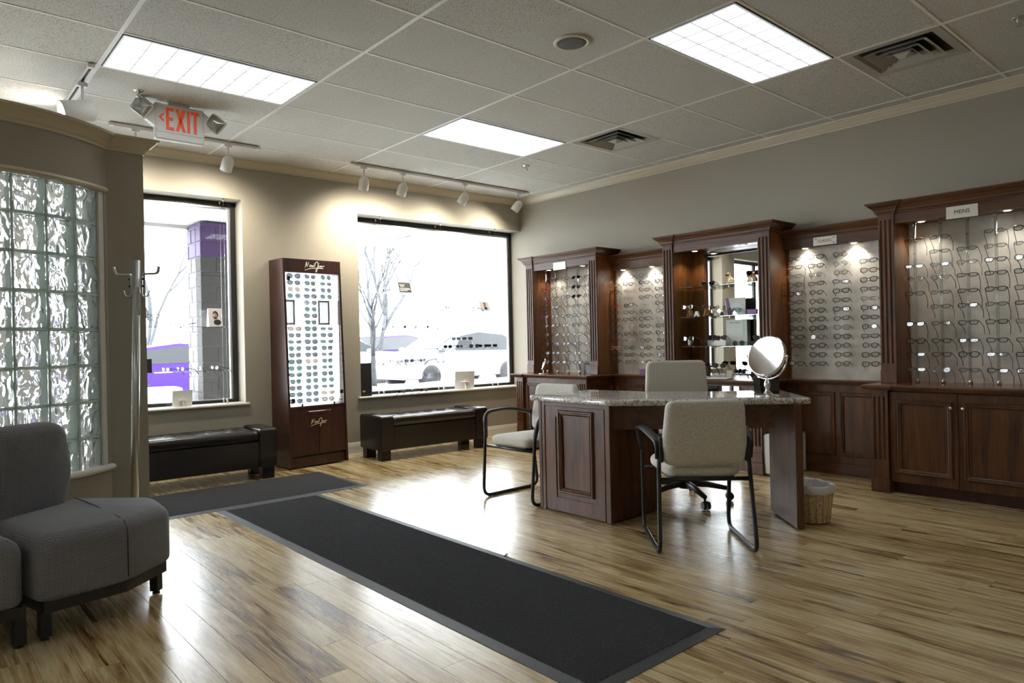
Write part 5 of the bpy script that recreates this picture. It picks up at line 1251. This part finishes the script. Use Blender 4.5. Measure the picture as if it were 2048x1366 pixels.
for a, b, lb in ((.03, .175, 0), (.43, .56, 1)):
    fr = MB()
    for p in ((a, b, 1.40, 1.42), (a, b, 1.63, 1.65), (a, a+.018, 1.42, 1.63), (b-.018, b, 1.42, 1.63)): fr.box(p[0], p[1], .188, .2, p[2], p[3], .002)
    fo = fr.build('picture_frame', MATS['lamp_reflector'], t); MB().box(a+.015, b-.015, .194, .199, 1.415, 1.635).build('picture', mat('pic%d' % lb, (226, 230, 236), .5, noise=(16, .12), emit=((226, 232, 242), .85)), fo)  # emission in the print stands in for panel light coming through it
mb = MB()
cols = (.135, .312, .487); SUN = Matrix.Translation((1.816, 1.376, 0)) @ Matrix.Rotation(.06, 4, 'Z')
for c, x in enumerate(cols):
    for i in range(20):
        if c != 1 and 4 <= i <= 7: continue
        zz = 1.878-.0649*i; mb.box(x-.012, x+.012, .15, .20, zz-.016, zz-.012)
        st = rg.choice(['aviator', 'square', 'cat-eye', 'bold', 'sport', 'square', 'aviator']) if c != 2 else rg.choice(['slim', 'aviator', 'sport', 'square'])
        lm = rg.choice(['lens_grey', 'lens_green', 'lens_grey', 'lens_brown', 'lens_green', 'lens_grey']); fm = rg.choice(['fr_gunmetal', 'fr_gunmetal', 'fr_dark_brown', 'fr_silver', 'fr_black'])
        p = SUN @ Vector((x, .128, zz)); tint = {'lens_grey': 'grey', 'lens_green': 'green', 'lens_brown': 'brown'}[lm]
        glasses(st, fm, lm, p, .06+rg.uniform(-.2, .25), -rg.uniform(.05, .2), '%s sunglasses with %s lenses, %s row of the %s column on the glowing panel' % (st, tint, ORD[i], ('left', 'middle', 'right')[c]), 'sunglasses on the glowing panel', None, 'sunglasses')
mb.build('acrylic_rests', MATS['acrylic'], t)

# ------------------------------------------------------------------ window displays
def wl(x, y, z): q = bw(x, y, z); return (q.x, q.y, q.z)
def cables(prefix, xs, W_, where):
    for k, x in enumerate(xs):
        for y, nm in ((.04, 'room-side'), (.155, 'glass-side')):
            t = thing('display_cable', 'thin %s display cable, %s' % (nm, prefix[k]), 'cable', wl(x, y, W_[2]+.02), BA)
            h = W_[3]-W_[2]-.02
            MB().cyl((0, 0, .03), (0, 0, h-.02), .0011, 5).build('wire', MATS['steel'], t)
            MB().lathe([(.008, 0), (.008, .045), (.004, .048)], n=10).build('floor_fitting', MATS['steel'], t)
            MB().lathe([(.004, h-.03), (.008, h-.025), (.008, h-.002)], n=10).build('top_fitting', MATS['steel'], t)
cables(['at the left of the large window', 'in the middle of the large window', 'at the right of the large window'], (-2.01, -1.21, -.39), W2, '')
cables(['at the right of the left window', 'at the left of the left window'], (-3.70, -4.55), W1, '')
def wshelf(x0, x1, z, label):
    t = thing('window_shelf', label, 'shelf', wl(x0, 0, z), BA)
    MB().box(-.02, x1-x0+.02, .03, .165, -.0045, .0005).build('glass', MATS['shelf_glass'], t)
    for x in (0, x1-x0):
        for y in (.04, .155): MB().lathe([(.0045, -.012), (.0045, .008)], (x, y, 0), 8).build('cable_grip', MATS['charcoal_metal'], t)
wshelf(-2.01, -1.21, 1.772, 'upper left glass shelf hung in the large window'); wshelf(-1.21, -.39, 1.584, 'upper right glass shelf hung in the large window'); wshelf(-2.01, -1.21, 1.358, 'middle left glass shelf hung in the large window, five sunglasses on it')
wshelf(-1.21, -.39, 1.121, 'lower right glass shelf hung in the large window'); wshelf(-2.01, -1.21, .968, 'lowest left glass shelf hung in the large window, over the white car')
wshelf(-4.55, -3.70, 1.391, 'upper glass shelf hung in the left window'); wshelf(-4.55, -3.70, .974, 'lower glass shelf hung in the left window')
def on_shelf(st, fm, lm, x, y, z, rot, label, kind='sunglasses', rx=0): hh = STY[st][1]; return glasses(st, fm, lm, wl(x, y, z+.001+(.0225 if kind else hh)), rot, rx, label, None, None, kind)
on_shelf('sport', 'fr_silver', 'lens_grey', -1.94, .09, 1.772, 1.9, 'sport sunglasses beside the black card on the upper left window shelf')
for k, (x, fm) in enumerate(((-1.90, 'fr_red'), (-1.745, 'fr_black'), (-1.60, 'fr_gunmetal'), (-1.44, 'fr_black'), (-1.29, 'fr_gunmetal'))):
    on_shelf('sport', fm, 'lens_dark' if k % 2 else 'lens_grey', x+.03, .085, 1.358, -1.75, '%s sport sunglasses, %s from the left on the middle left window shelf' % (FW[fm], NTH[k]))
for x, fm, lm, r, lb in ((-1.10, 'fr_gunmetal', 'lens_grey', .5, 'first'), (-.90, 'fr_black', 'lens_dark', 1.3, 'second'), (-.72, 'fr_gunmetal', 'lens_grey', .9, 'third')): on_shelf('square', fm, lm, x, .09, 1.584, r+PI, 'sunglasses, %s from the left on the upper right window shelf' % lb)
for x, z, r, lb in ((-1.13, 0, .1, 'first of the front row'), (-.96, 0, .3, 'second of the front row'), (-.74, 0, -.2, 'third of the front row'), (-.60, 0, -.2, 'fourth of the front row'), (-.46, 0, -.7, 'fifth of the front row')): on_shelf(rg.choice(('rectangular', 'aviator', 'sport')), rg.choice(('fr_black', 'fr_gunmetal')), rg.choice(('lens_grey', 'lens_dark')), x, .06, 1.121+z, r, 'sunglasses, %s on the lower right window shelf' % lb)
t = thing('glasses_riser', 'clear acrylic riser at the back of the lower right window shelf', 'stand', wl(-.90, .12, 1.121), BA); MB().box(-.16, .16, -.02, .02, 0, .095, .002).build('riser_block', MATS['acrylic'], t)
for x, r, lb in ((-.99, .05, 'left'), (-.82, -.6, 'right')): glasses('rectangular', 'fr_gunmetal', 'lens_grey', wl(x, .085, 1.121+.117), r, 0, 'sunglasses at %s on the clear riser of the lower right window shelf' % lb, None, None, 'sunglasses')
for k, x in enumerate((-1.86, -1.65, -1.47, -1.28)): on_shelf('sport', 'fr_gunmetal', 'lens_grey' if k else 'lens_dark', x, .085, .968, (-1.6, .2, .5, .9)[k], 'sunglasses, %s from the left on the lowest left window shelf' % NTH[k])
for x, r, lb in ((-4.18, -1.45, 'left'), (-3.97, 1.4, 'right')): on_shelf('rectangular', 'fr_gunmetal', 'lens_clear', x, .085, 1.391, r, '%s pair of glasses on the upper shelf of the left window' % lb, 'eyeglasses')
glasses('slim', 'fr_gunmetal', 'lens_clear', wl(-4.33, .085, 1.391+.10), .1, 0, 'rimless glasses raised on a clear stand by the coat stand in the left window', None, None, 'eyeglasses')
t = thing('glasses_riser', 'clear acrylic riser on the upper shelf of the left window', 'stand', wl(-4.33, .1, 1.391), BA); MB().box(-.05, .05, -.02, .02, 0, .078, .002).build('riser_block', MATS['acrylic'], t)
for k, (x, lm) in enumerate(((-4.23, 'lens_dark'), (-4.105, 'lens_dark'), (-3.95, 'lens_green'), (-3.80, 'lens_dark'))): on_shelf('sport', 'fr_black', lm, x, .085, .974, 1.75+PI, 'dark sport sunglasses, %s from the left on the lower shelf of the left window' % NTH[k])
for k, (x, r) in enumerate(((-1.80, .3), (-1.66, -.3), (-1.50, .2))): glasses('rectangular', 'fr_black' if k == 0 else 'fr_gunmetal', 'lens_dark' if k == 0 else 'lens_grey', wl(x, .02, .606+.0225+.02), 1.4+r, 0, 'folded sunglasses lying on the large window sill, %s from the left' % NTH[k], None, None, 'sunglasses')
# cards
mat('card_black', (38, 37, 38), .5); mat('card_skin', (150, 108, 88), .6); mat('card_hair', (36, 28, 26), .7); mat('card_grey', (196, 196, 202), .5); mat('card_stripe', (190, 60, 70), .5)
def tent(name, label, x, y, z, w, h, rot, m, front, d=.09):
    t = thing(name, label, 'card', wl(x, y, z), rot); mb = MB(); mb.xprism([(-d/2, 0), (-.002, h), (.002, h), (d/2, 0)], -w/2, w/2, 'x'); mb.build('card_stock', MATS['paper_white'], t)
    fa = math.atan2(d/2-.002, h); L_ = math.hypot(h, d/2)
    f = MB(); f.M = Matrix.Translation((0, -d/2-.0008, 0)) @ Matrix.Rotation(-fa, 4, 'X'); f.box(-w*.46, w*.46, 0, .0006, L_*.03, L_*.97); fo = f.build('card_face', m, t); front(t, fo, fa, L_); return t
def f_text(t, fo, fa, L_):
    for body, s, zz in (('BUILT IN', .017, .74), ('PRIZM.', .019, .60)):
        o = lettering(body, s, MATS['paper_white'], fo, (-.03, -.045-.0012+zz*L_*math.sin(fa), zz*L_*math.cos(fa)), (PI/2-fa, 0, 0), 'card_lettering', .0003)
    mb = MB(); mb.M = Matrix.Translation((0, -.0462, 0)) @ Matrix.Rotation(-fa, 4, 'X')
    for i, (a, b) in enumerate(((-.07, .06), (-.068, .07), (-.068, .03))): mb.box(a, b, -.0004, 0, L_*(.40-.11*i), L_*(.44-.11*i))
    mb.build('fine_print', MATS['paper_white'], fo)
def f_face(t, fo, fa, L_):
    k = L_/.18
    def blob(m, nm, cx, cz, rx_, rz_, d=0):
        mb = MB(); mb.M = Matrix.Translation((0, -.0462-d, 0)) @ Matrix.Rotation(-fa, 4, 'X')
        n = 20; mb.add([(cx+rx_*math.cos(2*PI*q/n), -.0003, cz+rz_*math.sin(2*PI*q/n)) for q in range(n)]+[(cx+rx_*math.cos(2*PI*q/n), .0, cz+rz_*math.sin(2*PI*q/n)) for q in range(n)], [tuple(range(n))]+[(q, (q+1) % n, n+(q+1) % n, n+q) for q in range(n)]); mb.build(nm, m, fo)
    blob(MATS['card_hair'], 'portrait_hair', .004*k, .118*k, .026*k, .036*k); blob(MATS['card_skin'], 'portrait_face', -.002*k, .105*k, .021*k, .033*k, .0004); blob(MATS['card_grey'], 'portrait_glasses', -.010*k, .112*k, .011*k, .007*k, .0008)
    blob(MATS['card_hair'], 'portrait_beard', .002*k, .083*k, .015*k, .011*k, .0008); blob(MATS['card_black'], 'portrait_shirt', .016*k, .042*k, .034*k, .028*k, .0004)
tent('tent_card', 'black tent card with white words on the upper left window shelf', -1.70, .09, 1.7725, .17, .125, BA, MATS['card_black'], f_text)
tent('tent_card', 'white tent card with a portrait of a person in sunglasses, upper right window shelf', -.56, .09, 1.5845, .15, .115, BA, MATS['card_grey'], f_face)
tent('tent_card', 'white tent card with a portrait of a dark-haired person, upper shelf of left window', -3.79, .09, 1.3915, .125, .175, BA, MATS['card_grey'], f_face)
t = thing('display_card', 'small dark card leaning at the left end of the lower shelf, left window', 'card', wl(-4.385, .09, .975), BA); MB().box(-.04, .04, -.005, .0, 0, .125).build('card_face', MATS['card_black'], t); MB().box(-.04, .04, 0, .06, 0, .003).build('card_foot', MATS['paper_white'], t)
t = thing('shaped_card', 'pale barrel-shaped card hanging in the large window above the upper left shelf', 'card', wl(-1.36, .10, 1.772), BA)
o = [(-.058, .035), (.058, .035), (.068, .09), (.072, .13), (.068, .18), (.058, .235), (-.058, .235), (-.068, .18), (-.072, .13), (-.068, .09)]
MB().xprism(o, -.001, .002, 'y').build('card_stock', MATS['paper_white'], t); MB().cyl((0, .004, 0), (0, .004, .06), .002, 6).build('card_stand', MATS['acrylic'], t)
for x, y, w_, h_, rot, W_, lb in ((-4.10, .07, .175, .15, .05, W1, 'white card seen from behind with strut, on the left window sill'), (-.90, .06, .25, .215, -.25, W2, 'white card seen from behind with strut, on the large window sill')):
    t = thing('easel_card', lb, 'card', wl(x, y, W_[2]+.0205), BA+rot)
    m_ = MB(); m_.M = Matrix.Rotation(.16, 4, 'X'); m_.box(-w_/2, w_/2, -.001, .0015, 0, h_); m_.build('card_stock', MATS['paper_white'], t)
    m_ = MB(); m_.xprism([(-.003-.0, h_*.75), (-.07, 0.0), (-.05, 0), (-.002, .1*h_)], -.001, .001, 'x'); m_.build('strut', MATS['paper_white'], t)
    m_ = MB(); m_.box(-w_*.18, w_*.18, -.05, -.004, h_*.38, h_*.40); m_.build('strut_tab', MATS['paper_white'], t)
t = thing('display_box', 'tall black display box with white emblem at the left end of the large window', 'box', wl(-2.255, .05, .6265), BA-.0)
MB().box(-.05, .075, -.05, .09, 0, .36, .003).build('box_body', MATS['card_black'], t)
MB().box(.0755, .078, -.048, .088, .002, .358).build('side_print', MATS['card_grey'], t)
mb = MB(); n = 20
for r0, r1 in ((1, .6),):
    vs = [(-.02+.017*r_*math.cos(2*PI*q/n), -.0512, .055+.009*(r_ if r_ == 1 else .45)*math.sin(2*PI*q/n)) for r_ in (1, .62) for q in range(n)]+[(-.02+.017*r_*math.cos(2*PI*q/n), -.0500, .055+.009*(r_ if r_ == 1 else .45)*math.sin(2*PI*q/n)) for r_ in (1, .62) for q in range(n)]
    mb.add(vs, [(q, (q+1) % n, n+(q+1) % n, n+q) for q in range(n)]+[(q, (q+1) % n, 2*n+(q+1) % n, 2*n+q) for q in range(n)])
mb.build('oval_emblem', MATS['logo_white'], t)
mb = MB(); vs = [(.0785, .03+.014*r_*math.cos(2*PI*q/n)*(1 if r_ == 1 else .7), .29+.017*r_*math.sin(2*PI*q/n)) for r_ in (1, .6) for q in range(n)]; mb.add(vs, [(q, (q+1) % n, n+(q+1) % n, n+q) for q in range(n)]); mb.build('oval_emblem', MATS['logo_white'], t)

# ------------------------------------------------------------------ things on shelves, counter and desk
mat('pug_cream', (214, 198, 166), .6, noise=(12, .15)); mat('pug_black', (30, 26, 25), .45); mat('pug_tan', (160, 118, 70), .5, noise=(9, .3)); mat('tongue', (200, 100, 88), .5); mat('crystal', (226, 228, 232), .15, metal=.4); mat('box_purple', (104, 38, 116), .4); mat('card_teal', (206, 222, 220), .5); mat('card_speckle', (206, 206, 204), .6, noise=(170, .25))
def dog(label, x, y, z, rz, c, ear, sc=1.0, tongue=False, sitting=True):
    t = thing('dog_figurine', label, 'figurine', (x, y, z), rz); b = MB(); k = sc     # faces -y
    b.ell((0, .012*k, .032*k), (.026*k, .030*k, .034*k), 16, 10); b.ell((0, -.006*k, .058*k), (.020*k, .019*k, .028*k), 14, 9)
    for s in (-1, 1):
        b.tube([(s*.013*k, -.012*k, .055*k), (s*.013*k, -.024*k, .012*k), (s*.013*k, -.034*k, .006*k)], [.008*k, .007*k, .008*k], 8); b.ell((s*.020*k, .004*k, .014*k), (.011*k, .022*k, .013*k), 10, 7)
    b.ell((0, -.018*k, .092*k), (.023*k, .021*k, .021*k), 14, 10); b.tube([(0, .038*k, .02*k), (.006*k, .047*k, .034*k), (.0, .044*k, .044*k)], [.005*k, .004*k, .003*k], 6); b.build('body', c, t)
    m = MB(); m.ell((0, -.038*k, .086*k), (.012*k, .010*k, .010*k), 12, 8)
    m.build('muzzle', MATS['pug_black'], t)
    e = MB()
    for s in (-1, 1): e.tube([(s*.016*k, -.014*k, .110*k), (s*.024*k, -.020*k, .104*k), (s*.026*k, -.024*k, .092*k)], [.007*k, .006*k, .002*k], 6, rb=.003*k)
    e.build('ears', ear, t)
    e = MB()
    for s in (-1, 1): e.ell((s*.010*k, -.036*k, .098*k), (.0042*k, .003*k, .0042*k), 8, 6)
    e.build('eyes', MATS['pug_black'], t)
    if tongue: MB().ell((0, -.047*k, .077*k), (.006*k, .003*k, .008*k), 8, 6).build('tongue', MATS['tongue'], t)
    return t
S1, S2, S3 = 1.683, 1.390, 1.105
sh = lambda y: TM+y
RZW = -PI/2
t = thing('acrylic_triangle', 'small clear triangular stand at the left of the top glass shelf', 'stand', (4.86, -1.03, S1), RZW); m_ = MB()
m_.tube([(-.03, 0, .003), (0, 0, .065), (.03, 0, .003)], .003, 6, closed=True); m_.build('triangle', MATS['acrylic'], t)
def lie(st, fm, lm, x, y, z, r, label, rx=0, tm=None): return glasses(st, fm, lm, (x, y, z+.0225), r, rx, label, None, tm, 'sunglasses')
lie('cat-eye', 'fr_dark_brown', 'lens_dark', 4.86, -1.27, S1, RZW+.2, 'brown cat-eye sunglasses in the middle of the top glass shelf')
dog('cream pug figurine sitting on the top glass shelf, nothing on its head', 4.87, -1.50, S1, RZW-.5, MATS['pug_cream'], MATS['pug_black'], .95)
dog('cream pug figurine wearing sunglasses at right of the top glass shelf', 4.90, -1.735, S1, RZW, MATS['pug_cream'], MATS['pug_black'], .8)
lie('bold', 'fr_tortoise', 'lens_dark', 4.845, -1.755, S1+.058, RZW+.1, 'large tortoiseshell sunglasses on the pug at right of the top shelf')
t = thing('orange_stand', 'orange framed triangular stand at right of the top glass shelf', 'stand', (4.82, -1.76, S1), RZW); m_ = MB(); m_.tube([(-.035, 0, .003), (0, 0, .075), (.035, 0, .003)], .004, 6, closed=True); m_.build('triangle', MATS['exit_orange'] if False else mat('orange_acrylic', (214, 140, 96), .2), t)
dog('brindle bulldog figurine with red tongue wearing white glasses, left of the second shelf', 4.86, -1.06, S2, RZW, MATS['pug_tan'], MATS['pug_black'], .98, True)
glasses('cat-eye', 'fr_silver', 'lens_clear', (4.815, -1.06, S2+.098), RZW, 0, 'pale cat-eye glasses worn by the bulldog figurine on the second shelf', None, 'fr_gold', 'eyeglasses')
dog('tan and black dog figurine with upright ears, right of the bulldog on the second shelf', 4.86, -1.25, S2, RZW-.7, MATS['pug_tan'], MATS['pug_black'], .98)
glasses('round', 'fr_tortoise', 'lens_clear', (4.825, -1.235, S2+.09), RZW-.7, 0, 'round tortoiseshell glasses on the tan and black dog figurine', None, None, 'eyeglasses')
t = thing('letter_block', 'small white A-shaped block between the two dog figurines', 'stand', (4.82, -1.165, S2), RZW); m_ = MB(); m_.xprism([(-.03, 0), (-.011, 0), (-.006, .016), (.006, .016), (.011, 0), (.03, 0), (.012, .052), (-.012, .052)], -.01, .01, 'y'); m_.build('block', MATS['paper_white'], t)
glasses('round', 'fr_silver', 'lens_clear', (4.83, -1.37, S2+.045), RZW, 0, 'silver glasses on a clear stand left of the lettered card', None, None, 'eyeglasses')
glasses('round', 'fr_tortoise', 'lens_clear', (4.83, -1.56, S2+.045), RZW+.2, 0, 'thin tortoiseshell glasses in front of the lettered card, right side', None, None, 'eyeglasses')
for y, lb in ((-1.37, 'under the silver glasses'), (-1.56, 'under the thin tortoiseshell glasses')):
    t = thing('glasses_riser', 'clear acrylic cube %s on the second shelf' % lb, 'stand', (4.845, y, S2), RZW); MB().box(-.016, .016, -.016, .016, 0, .04, .002).build('riser_block', MATS['acrylic'], t)
t = thing('lettered_card', 'square speckled card with purple strip, pale diamond and thin lettering, second shelf', 'card', (4.955, -1.50, S2), RZW); W_ = .105
MB().box(-W_, W_, -.004, .004, 0, .165).build('card_stock', MATS['card_speckle'], t)
MB().xprism([(-W_+.002, .165), (-W_+.035, .165), (-.035, 0.001), (-.075, .001)], -.0055, -.004, 'y').build('purple_strip', MATS['box_purple'], t)
MB().xprism([(-.065, .09), (.005, .125), (.085, .085), (.085, .001), (-.032, .001)], -.005, -.004, 'y').build('pale_panel', MATS['card_teal'], t)
lettering('lafont', .062, MATS['card_black'], t, (0.005, -.0062, .05), (PI/2, 0, 0), 'card_lettering', .0003, .95)
t = thing('name_block', 'small purple block with embossed lettering at right of the second shelf', 'sign', (4.86, -1.725, S2), RZW); MB().box(-.05, .05, -.012, .012, 0, .046, .002).build('block', MATS['box_purple'], t); lettering('lafont', .034, mat('purple_light', (140, 80, 160), .3), t, (0, -.0126, .023), (PI/2, 0, 0), 'block_lettering')
dog('small white dog figurine at the right end of the second shelf', 4.88, -1.82, S2, RZW, MATS['pug_cream'], MATS['pug_tan'], .7)
# third shelf
t = thing('crystal_skull', 'clear crystal skull wearing sunglasses, left of the lowest glass shelf', 'figurine', (4.86, -1.06, S3), RZW); b = MB(); b.ell((0, 0, .055), (.03, .036, .034), 12, 8); b.ell((0, -.014, .024), (.022, .022, .024), 10, 7); b.build('skull', MATS['crystal'], t)
lie('bold', 'fr_black', 'lens_dark', 4.815, -1.06, S3+.052, RZW, 'big black sunglasses worn by the crystal skull', 0, 'fr_silver')
lie('bold', 'fr_black', 'lens_dark', 4.84, -1.245, S3, RZW-.9, 'black sunglasses leaning left of the white book on the lowest shelf', .3)
lie('cat-eye', 'fr_purple', 'lens_brown', 4.83, -1.40, S3+.055, RZW+.3, 'purple brown cat-eye sunglasses on the white riser, lowest glass shelf', -.1, 'fr_dark_brown')
lie('bold', 'fr_black', 'lens_dark', 4.87, -1.30, S3+.057, RZW-.5, 'black sunglasses behind the purple brown pair on the white riser', -.1)
t = thing('white_riser', 'low white block holding two sunglasses on the lowest glass shelf', 'stand', (4.86, -1.37, S3), RZW); MB().box(-.10, .10, -.035, .035, 0, .05, .003).build('block', MATS['paper_white'], t)
t = thing('white_book', 'upright white box with small grey lettering on the lowest glass shelf', 'box', (4.985, -1.505, S3), RZW); MB().box(-.11, .075, -.03, .03, 0, .245, .002).build('box_body', MATS['paper_white'], t); MB().box(.0755, .11, -.03, .03, 0, .245, .002).build('box_side', MATS['card_teal'], t)
lettering('REBECCA MINKOFF', .0125, MATS['speaker_grey'], t, (-.015, -.0306, .215), (PI/2, 0, 0), 'box_lettering', .0003)
lie('round', 'fr_gunmetal', 'lens_grey', 4.81, -1.61, S3, RZW+.15, 'round grey sunglasses right of the white box on the lowest shelf', 0, 'fr_black')
lie('round', 'fr_black', 'lens_grey', 4.82, -1.775, S3, RZW+.25, 'dark round sunglasses near the right end of the lowest shelf')
lie('bold', 'fr_tortoise', 'lens_dark', 4.87, -1.80, S3+.048, RZW+.4, 'tortoiseshell sunglasses stacked highest at the right of the lowest shelf')
t = thing('glasses_riser', 'clear acrylic block under the tortoiseshell sunglasses, lowest shelf', 'stand', (4.885, -1.80, S3), RZW); MB().box(-.03, .03, -.02, .02, 0, .045, .002).build('riser_block', MATS['acrylic'], t)
# counter under the shelves
CZ = .8055
def post(x, y, h, label):
    t = thing('sunglasses_stand', label, 'stand', (x, y, CZ), RZW); MB().lathe([(.03, 0), (.03, .004), (.006, .008)], n=18).build('base', MATS['acrylic'], t); MB().cyl((0, 0, .006), (0, 0, h), .005, 8).build('post', MATS['acrylic'], t)
for x, y, h, st, lb in ((4.85, -1.24, .12, 'square', 'left'), (4.80, -1.42, .115, 'bold', 'second'), (4.88, -1.58, .06, 'cat-eye', 'third'), (4.72, -1.70, .07, 'bold', 'right')):
    post(x+.012, y, h, 'clear post carrying the %s black sunglasses on the counter' % lb); lie(st, 'fr_black', 'lens_dark', x-.012, y, CZ+h-.022, RZW+rg.uniform(-.6, .4), 'black sunglasses, %s pair on the counter under the mirror' % lb, -.35)
for k, (x, y, r, w_, h_) in enumerate(((4.66, -1.32, .1, .21, .28), (4.68, -1.38, -.25, .2, .27), (4.65, -1.50, .3, .2, .28), (4.70, -1.26, .5, .15, .2))):
    t = thing('paper_sheet', ('white paper lying lowest in the heap on the counter', 'white paper second from below in the heap on the counter', 'white paper lying to the right in the heap on the counter', 'small white leaflet topmost in the heap on the counter')[k], 'paper', (x, y, CZ+.002*k), RZW+r)
    m_ = MB(); vs = [(-w_/2+w_*i/4, -h_/2+h_*j/4, .0015+.006*math.sin(i*1.3+k)**2*(j/4)) for j in range(5) for i in range(5)]; m_.add(vs+[(a, b, c-.001) for a, b, c in vs], [(j*5+i, j*5+i+1, j*5+i+6, j*5+i+5) for j in range(4) for i in range(4)]+[(25+j*5+i, 25+j*5+i+5, 25+j*5+i+6, 25+j*5+i+1) for j in range(4) for i in range(4)], True); m_.build('sheet', MATS['paper_white'], t)
t = thing('leaflet', 'tan and green leaflet standing by the sunglasses on the counter', 'leaflet', (4.83, -1.50, CZ), RZW+.3); m_ = MB(); m_.xprism([(-.02, 0), (-.001, .07), (.001, .07), (.02, 0)], -.025, .025, 'x'); m_.build('folded_card', mat('leaflet_tan', (206, 200, 170), .6), t)
t = thing('crystal_block', 'small clear purple-tinted block at the counter edge', 'ornament', (4.60, -1.72, CZ), RZW); MB().box(-.02, .02, -.02, .02, 0, .045, .003).build('block', MATS['acrylic'], t)
# left counter
t = thing('vanity_mirror', 'small round chrome vanity mirror on the counter nearest the window', 'mirror', (4.665, .83, .805), RZW-.55)
MB().lathe([(.055, 0), (.055, .004), (.045, .009), (.01, .012)], n=28).build('base', MATS['chrome'], t); MB().cyl((0, 0, .01), (0, 0, .05), .006, 10).build('stem', MATS['chrome'], t)
m_ = MB(); m_.M = Matrix.Translation((0, 0, .115)) @ Matrix.Rotation(PI/2-.3, 4, 'X'); m_.lathe([(.0001, -.008), (.066, -.008), (.072, 0), (.070, .006), (.066, .007)], n=32); m_.build('mirror_rim', MATS['chrome'], t)
m_ = MB(); m_.M = Matrix.Translation((0, 0, .115)) @ Matrix.Rotation(PI/2-.3, 4, 'X'); m_.lathe([(.066, .0065), (.0001, .0075)], n=32); m_.build('mirror_face', MATS['mirror'], t)
t = thing('card_box', 'dark floral card box on the counter nearest the window, behind the rods', 'box', (4.93, .335, .805), RZW); MB().box(-.075, .075, -.03, .03, 0, .115, .002).build('box_body', mat('floral_dark', (36, 26, 34), .4, noise=(24, .9)), t)
lettering('', .01, MATS['paper_white'], t, (0, 0, 0), (0, 0, 0)) if False else None
t = thing('purple_box', 'small purple box on the counter left of the task chair back', 'box', (4.985, -.42, .805), RZW); MB().box(-.075, .075, -.03, .03, 0, .058, .002).build('box_body', MATS['box_purple'], t)
# desk
t = thing('table_mirror', 'large oval chrome table mirror on a turned stand at the right end of the desk', 'mirror', (3.19, -2.77, .8032), -PI/2-.12)
MB().lathe([(.078, 0), (.078, .004), (.066, .010), (.04, .013), (.026, .020), (.020, .03), (.012, .036), (.015, .05), (.022, .068), (.020, .085), (.010, .105), (.008, .118), (.012, .122), (.009, .13)], n=32).build('turned_stand', MATS['chrome'], t)
cz = .255; R_ = .137; mb = MB(); mb.tube([(R_*1.06*math.cos(q), 0, cz+R_*1.06*math.sin(q)) for q in [PI+PI*k/20 for k in range(21)]], .0055, 8); 
for s in (-1, 1): mb.ell((s*R_*1.06, 0, cz), (.01, .01, .01), 8, 6)
mb.build('yoke', MATS['chrome'], t)
M_ = Matrix.Translation((0, 0, cz)) @ Matrix.Rotation(PI/2-.32, 4, 'X')
m_ = MB(); m_.M = M_; m_.lathe([(R_*.93, -.012), (R_*.98, -.01), (R_, 0), (R_*.98, .01), (R_*.93, .012)], n=48); m_.build('mirror_rim', MATS['chrome'], t)
m_ = MB(); m_.M = M_; m_.lathe([(.0001, .0095), (R_*.935, .0095)], n=48); m_.lathe([(R_*.935, -.0095), (.0001, -.0095)], n=48); m_.build('mirror_face', MATS['mirror'], t)
t = thing('tissue_box', 'glossy black box behind the chrome table mirror on the desk', 'box', (3.425, -2.635, .8032), math.radians(-40)); MB().box(-.065, .065, -.065, .065, 0, .105, .006).build('box_body', mat('gloss_black', (10, 10, 11), .06), t)
t = thing('clear_tray', 'small clear tray at the foot of the chrome mirror', 'tray', (3.32, -2.52, .8032), math.radians(-40)); MB().box(-.06, .06, -.05, .05, 0, .006, .002).build('tray_base', MATS['acrylic'], t)
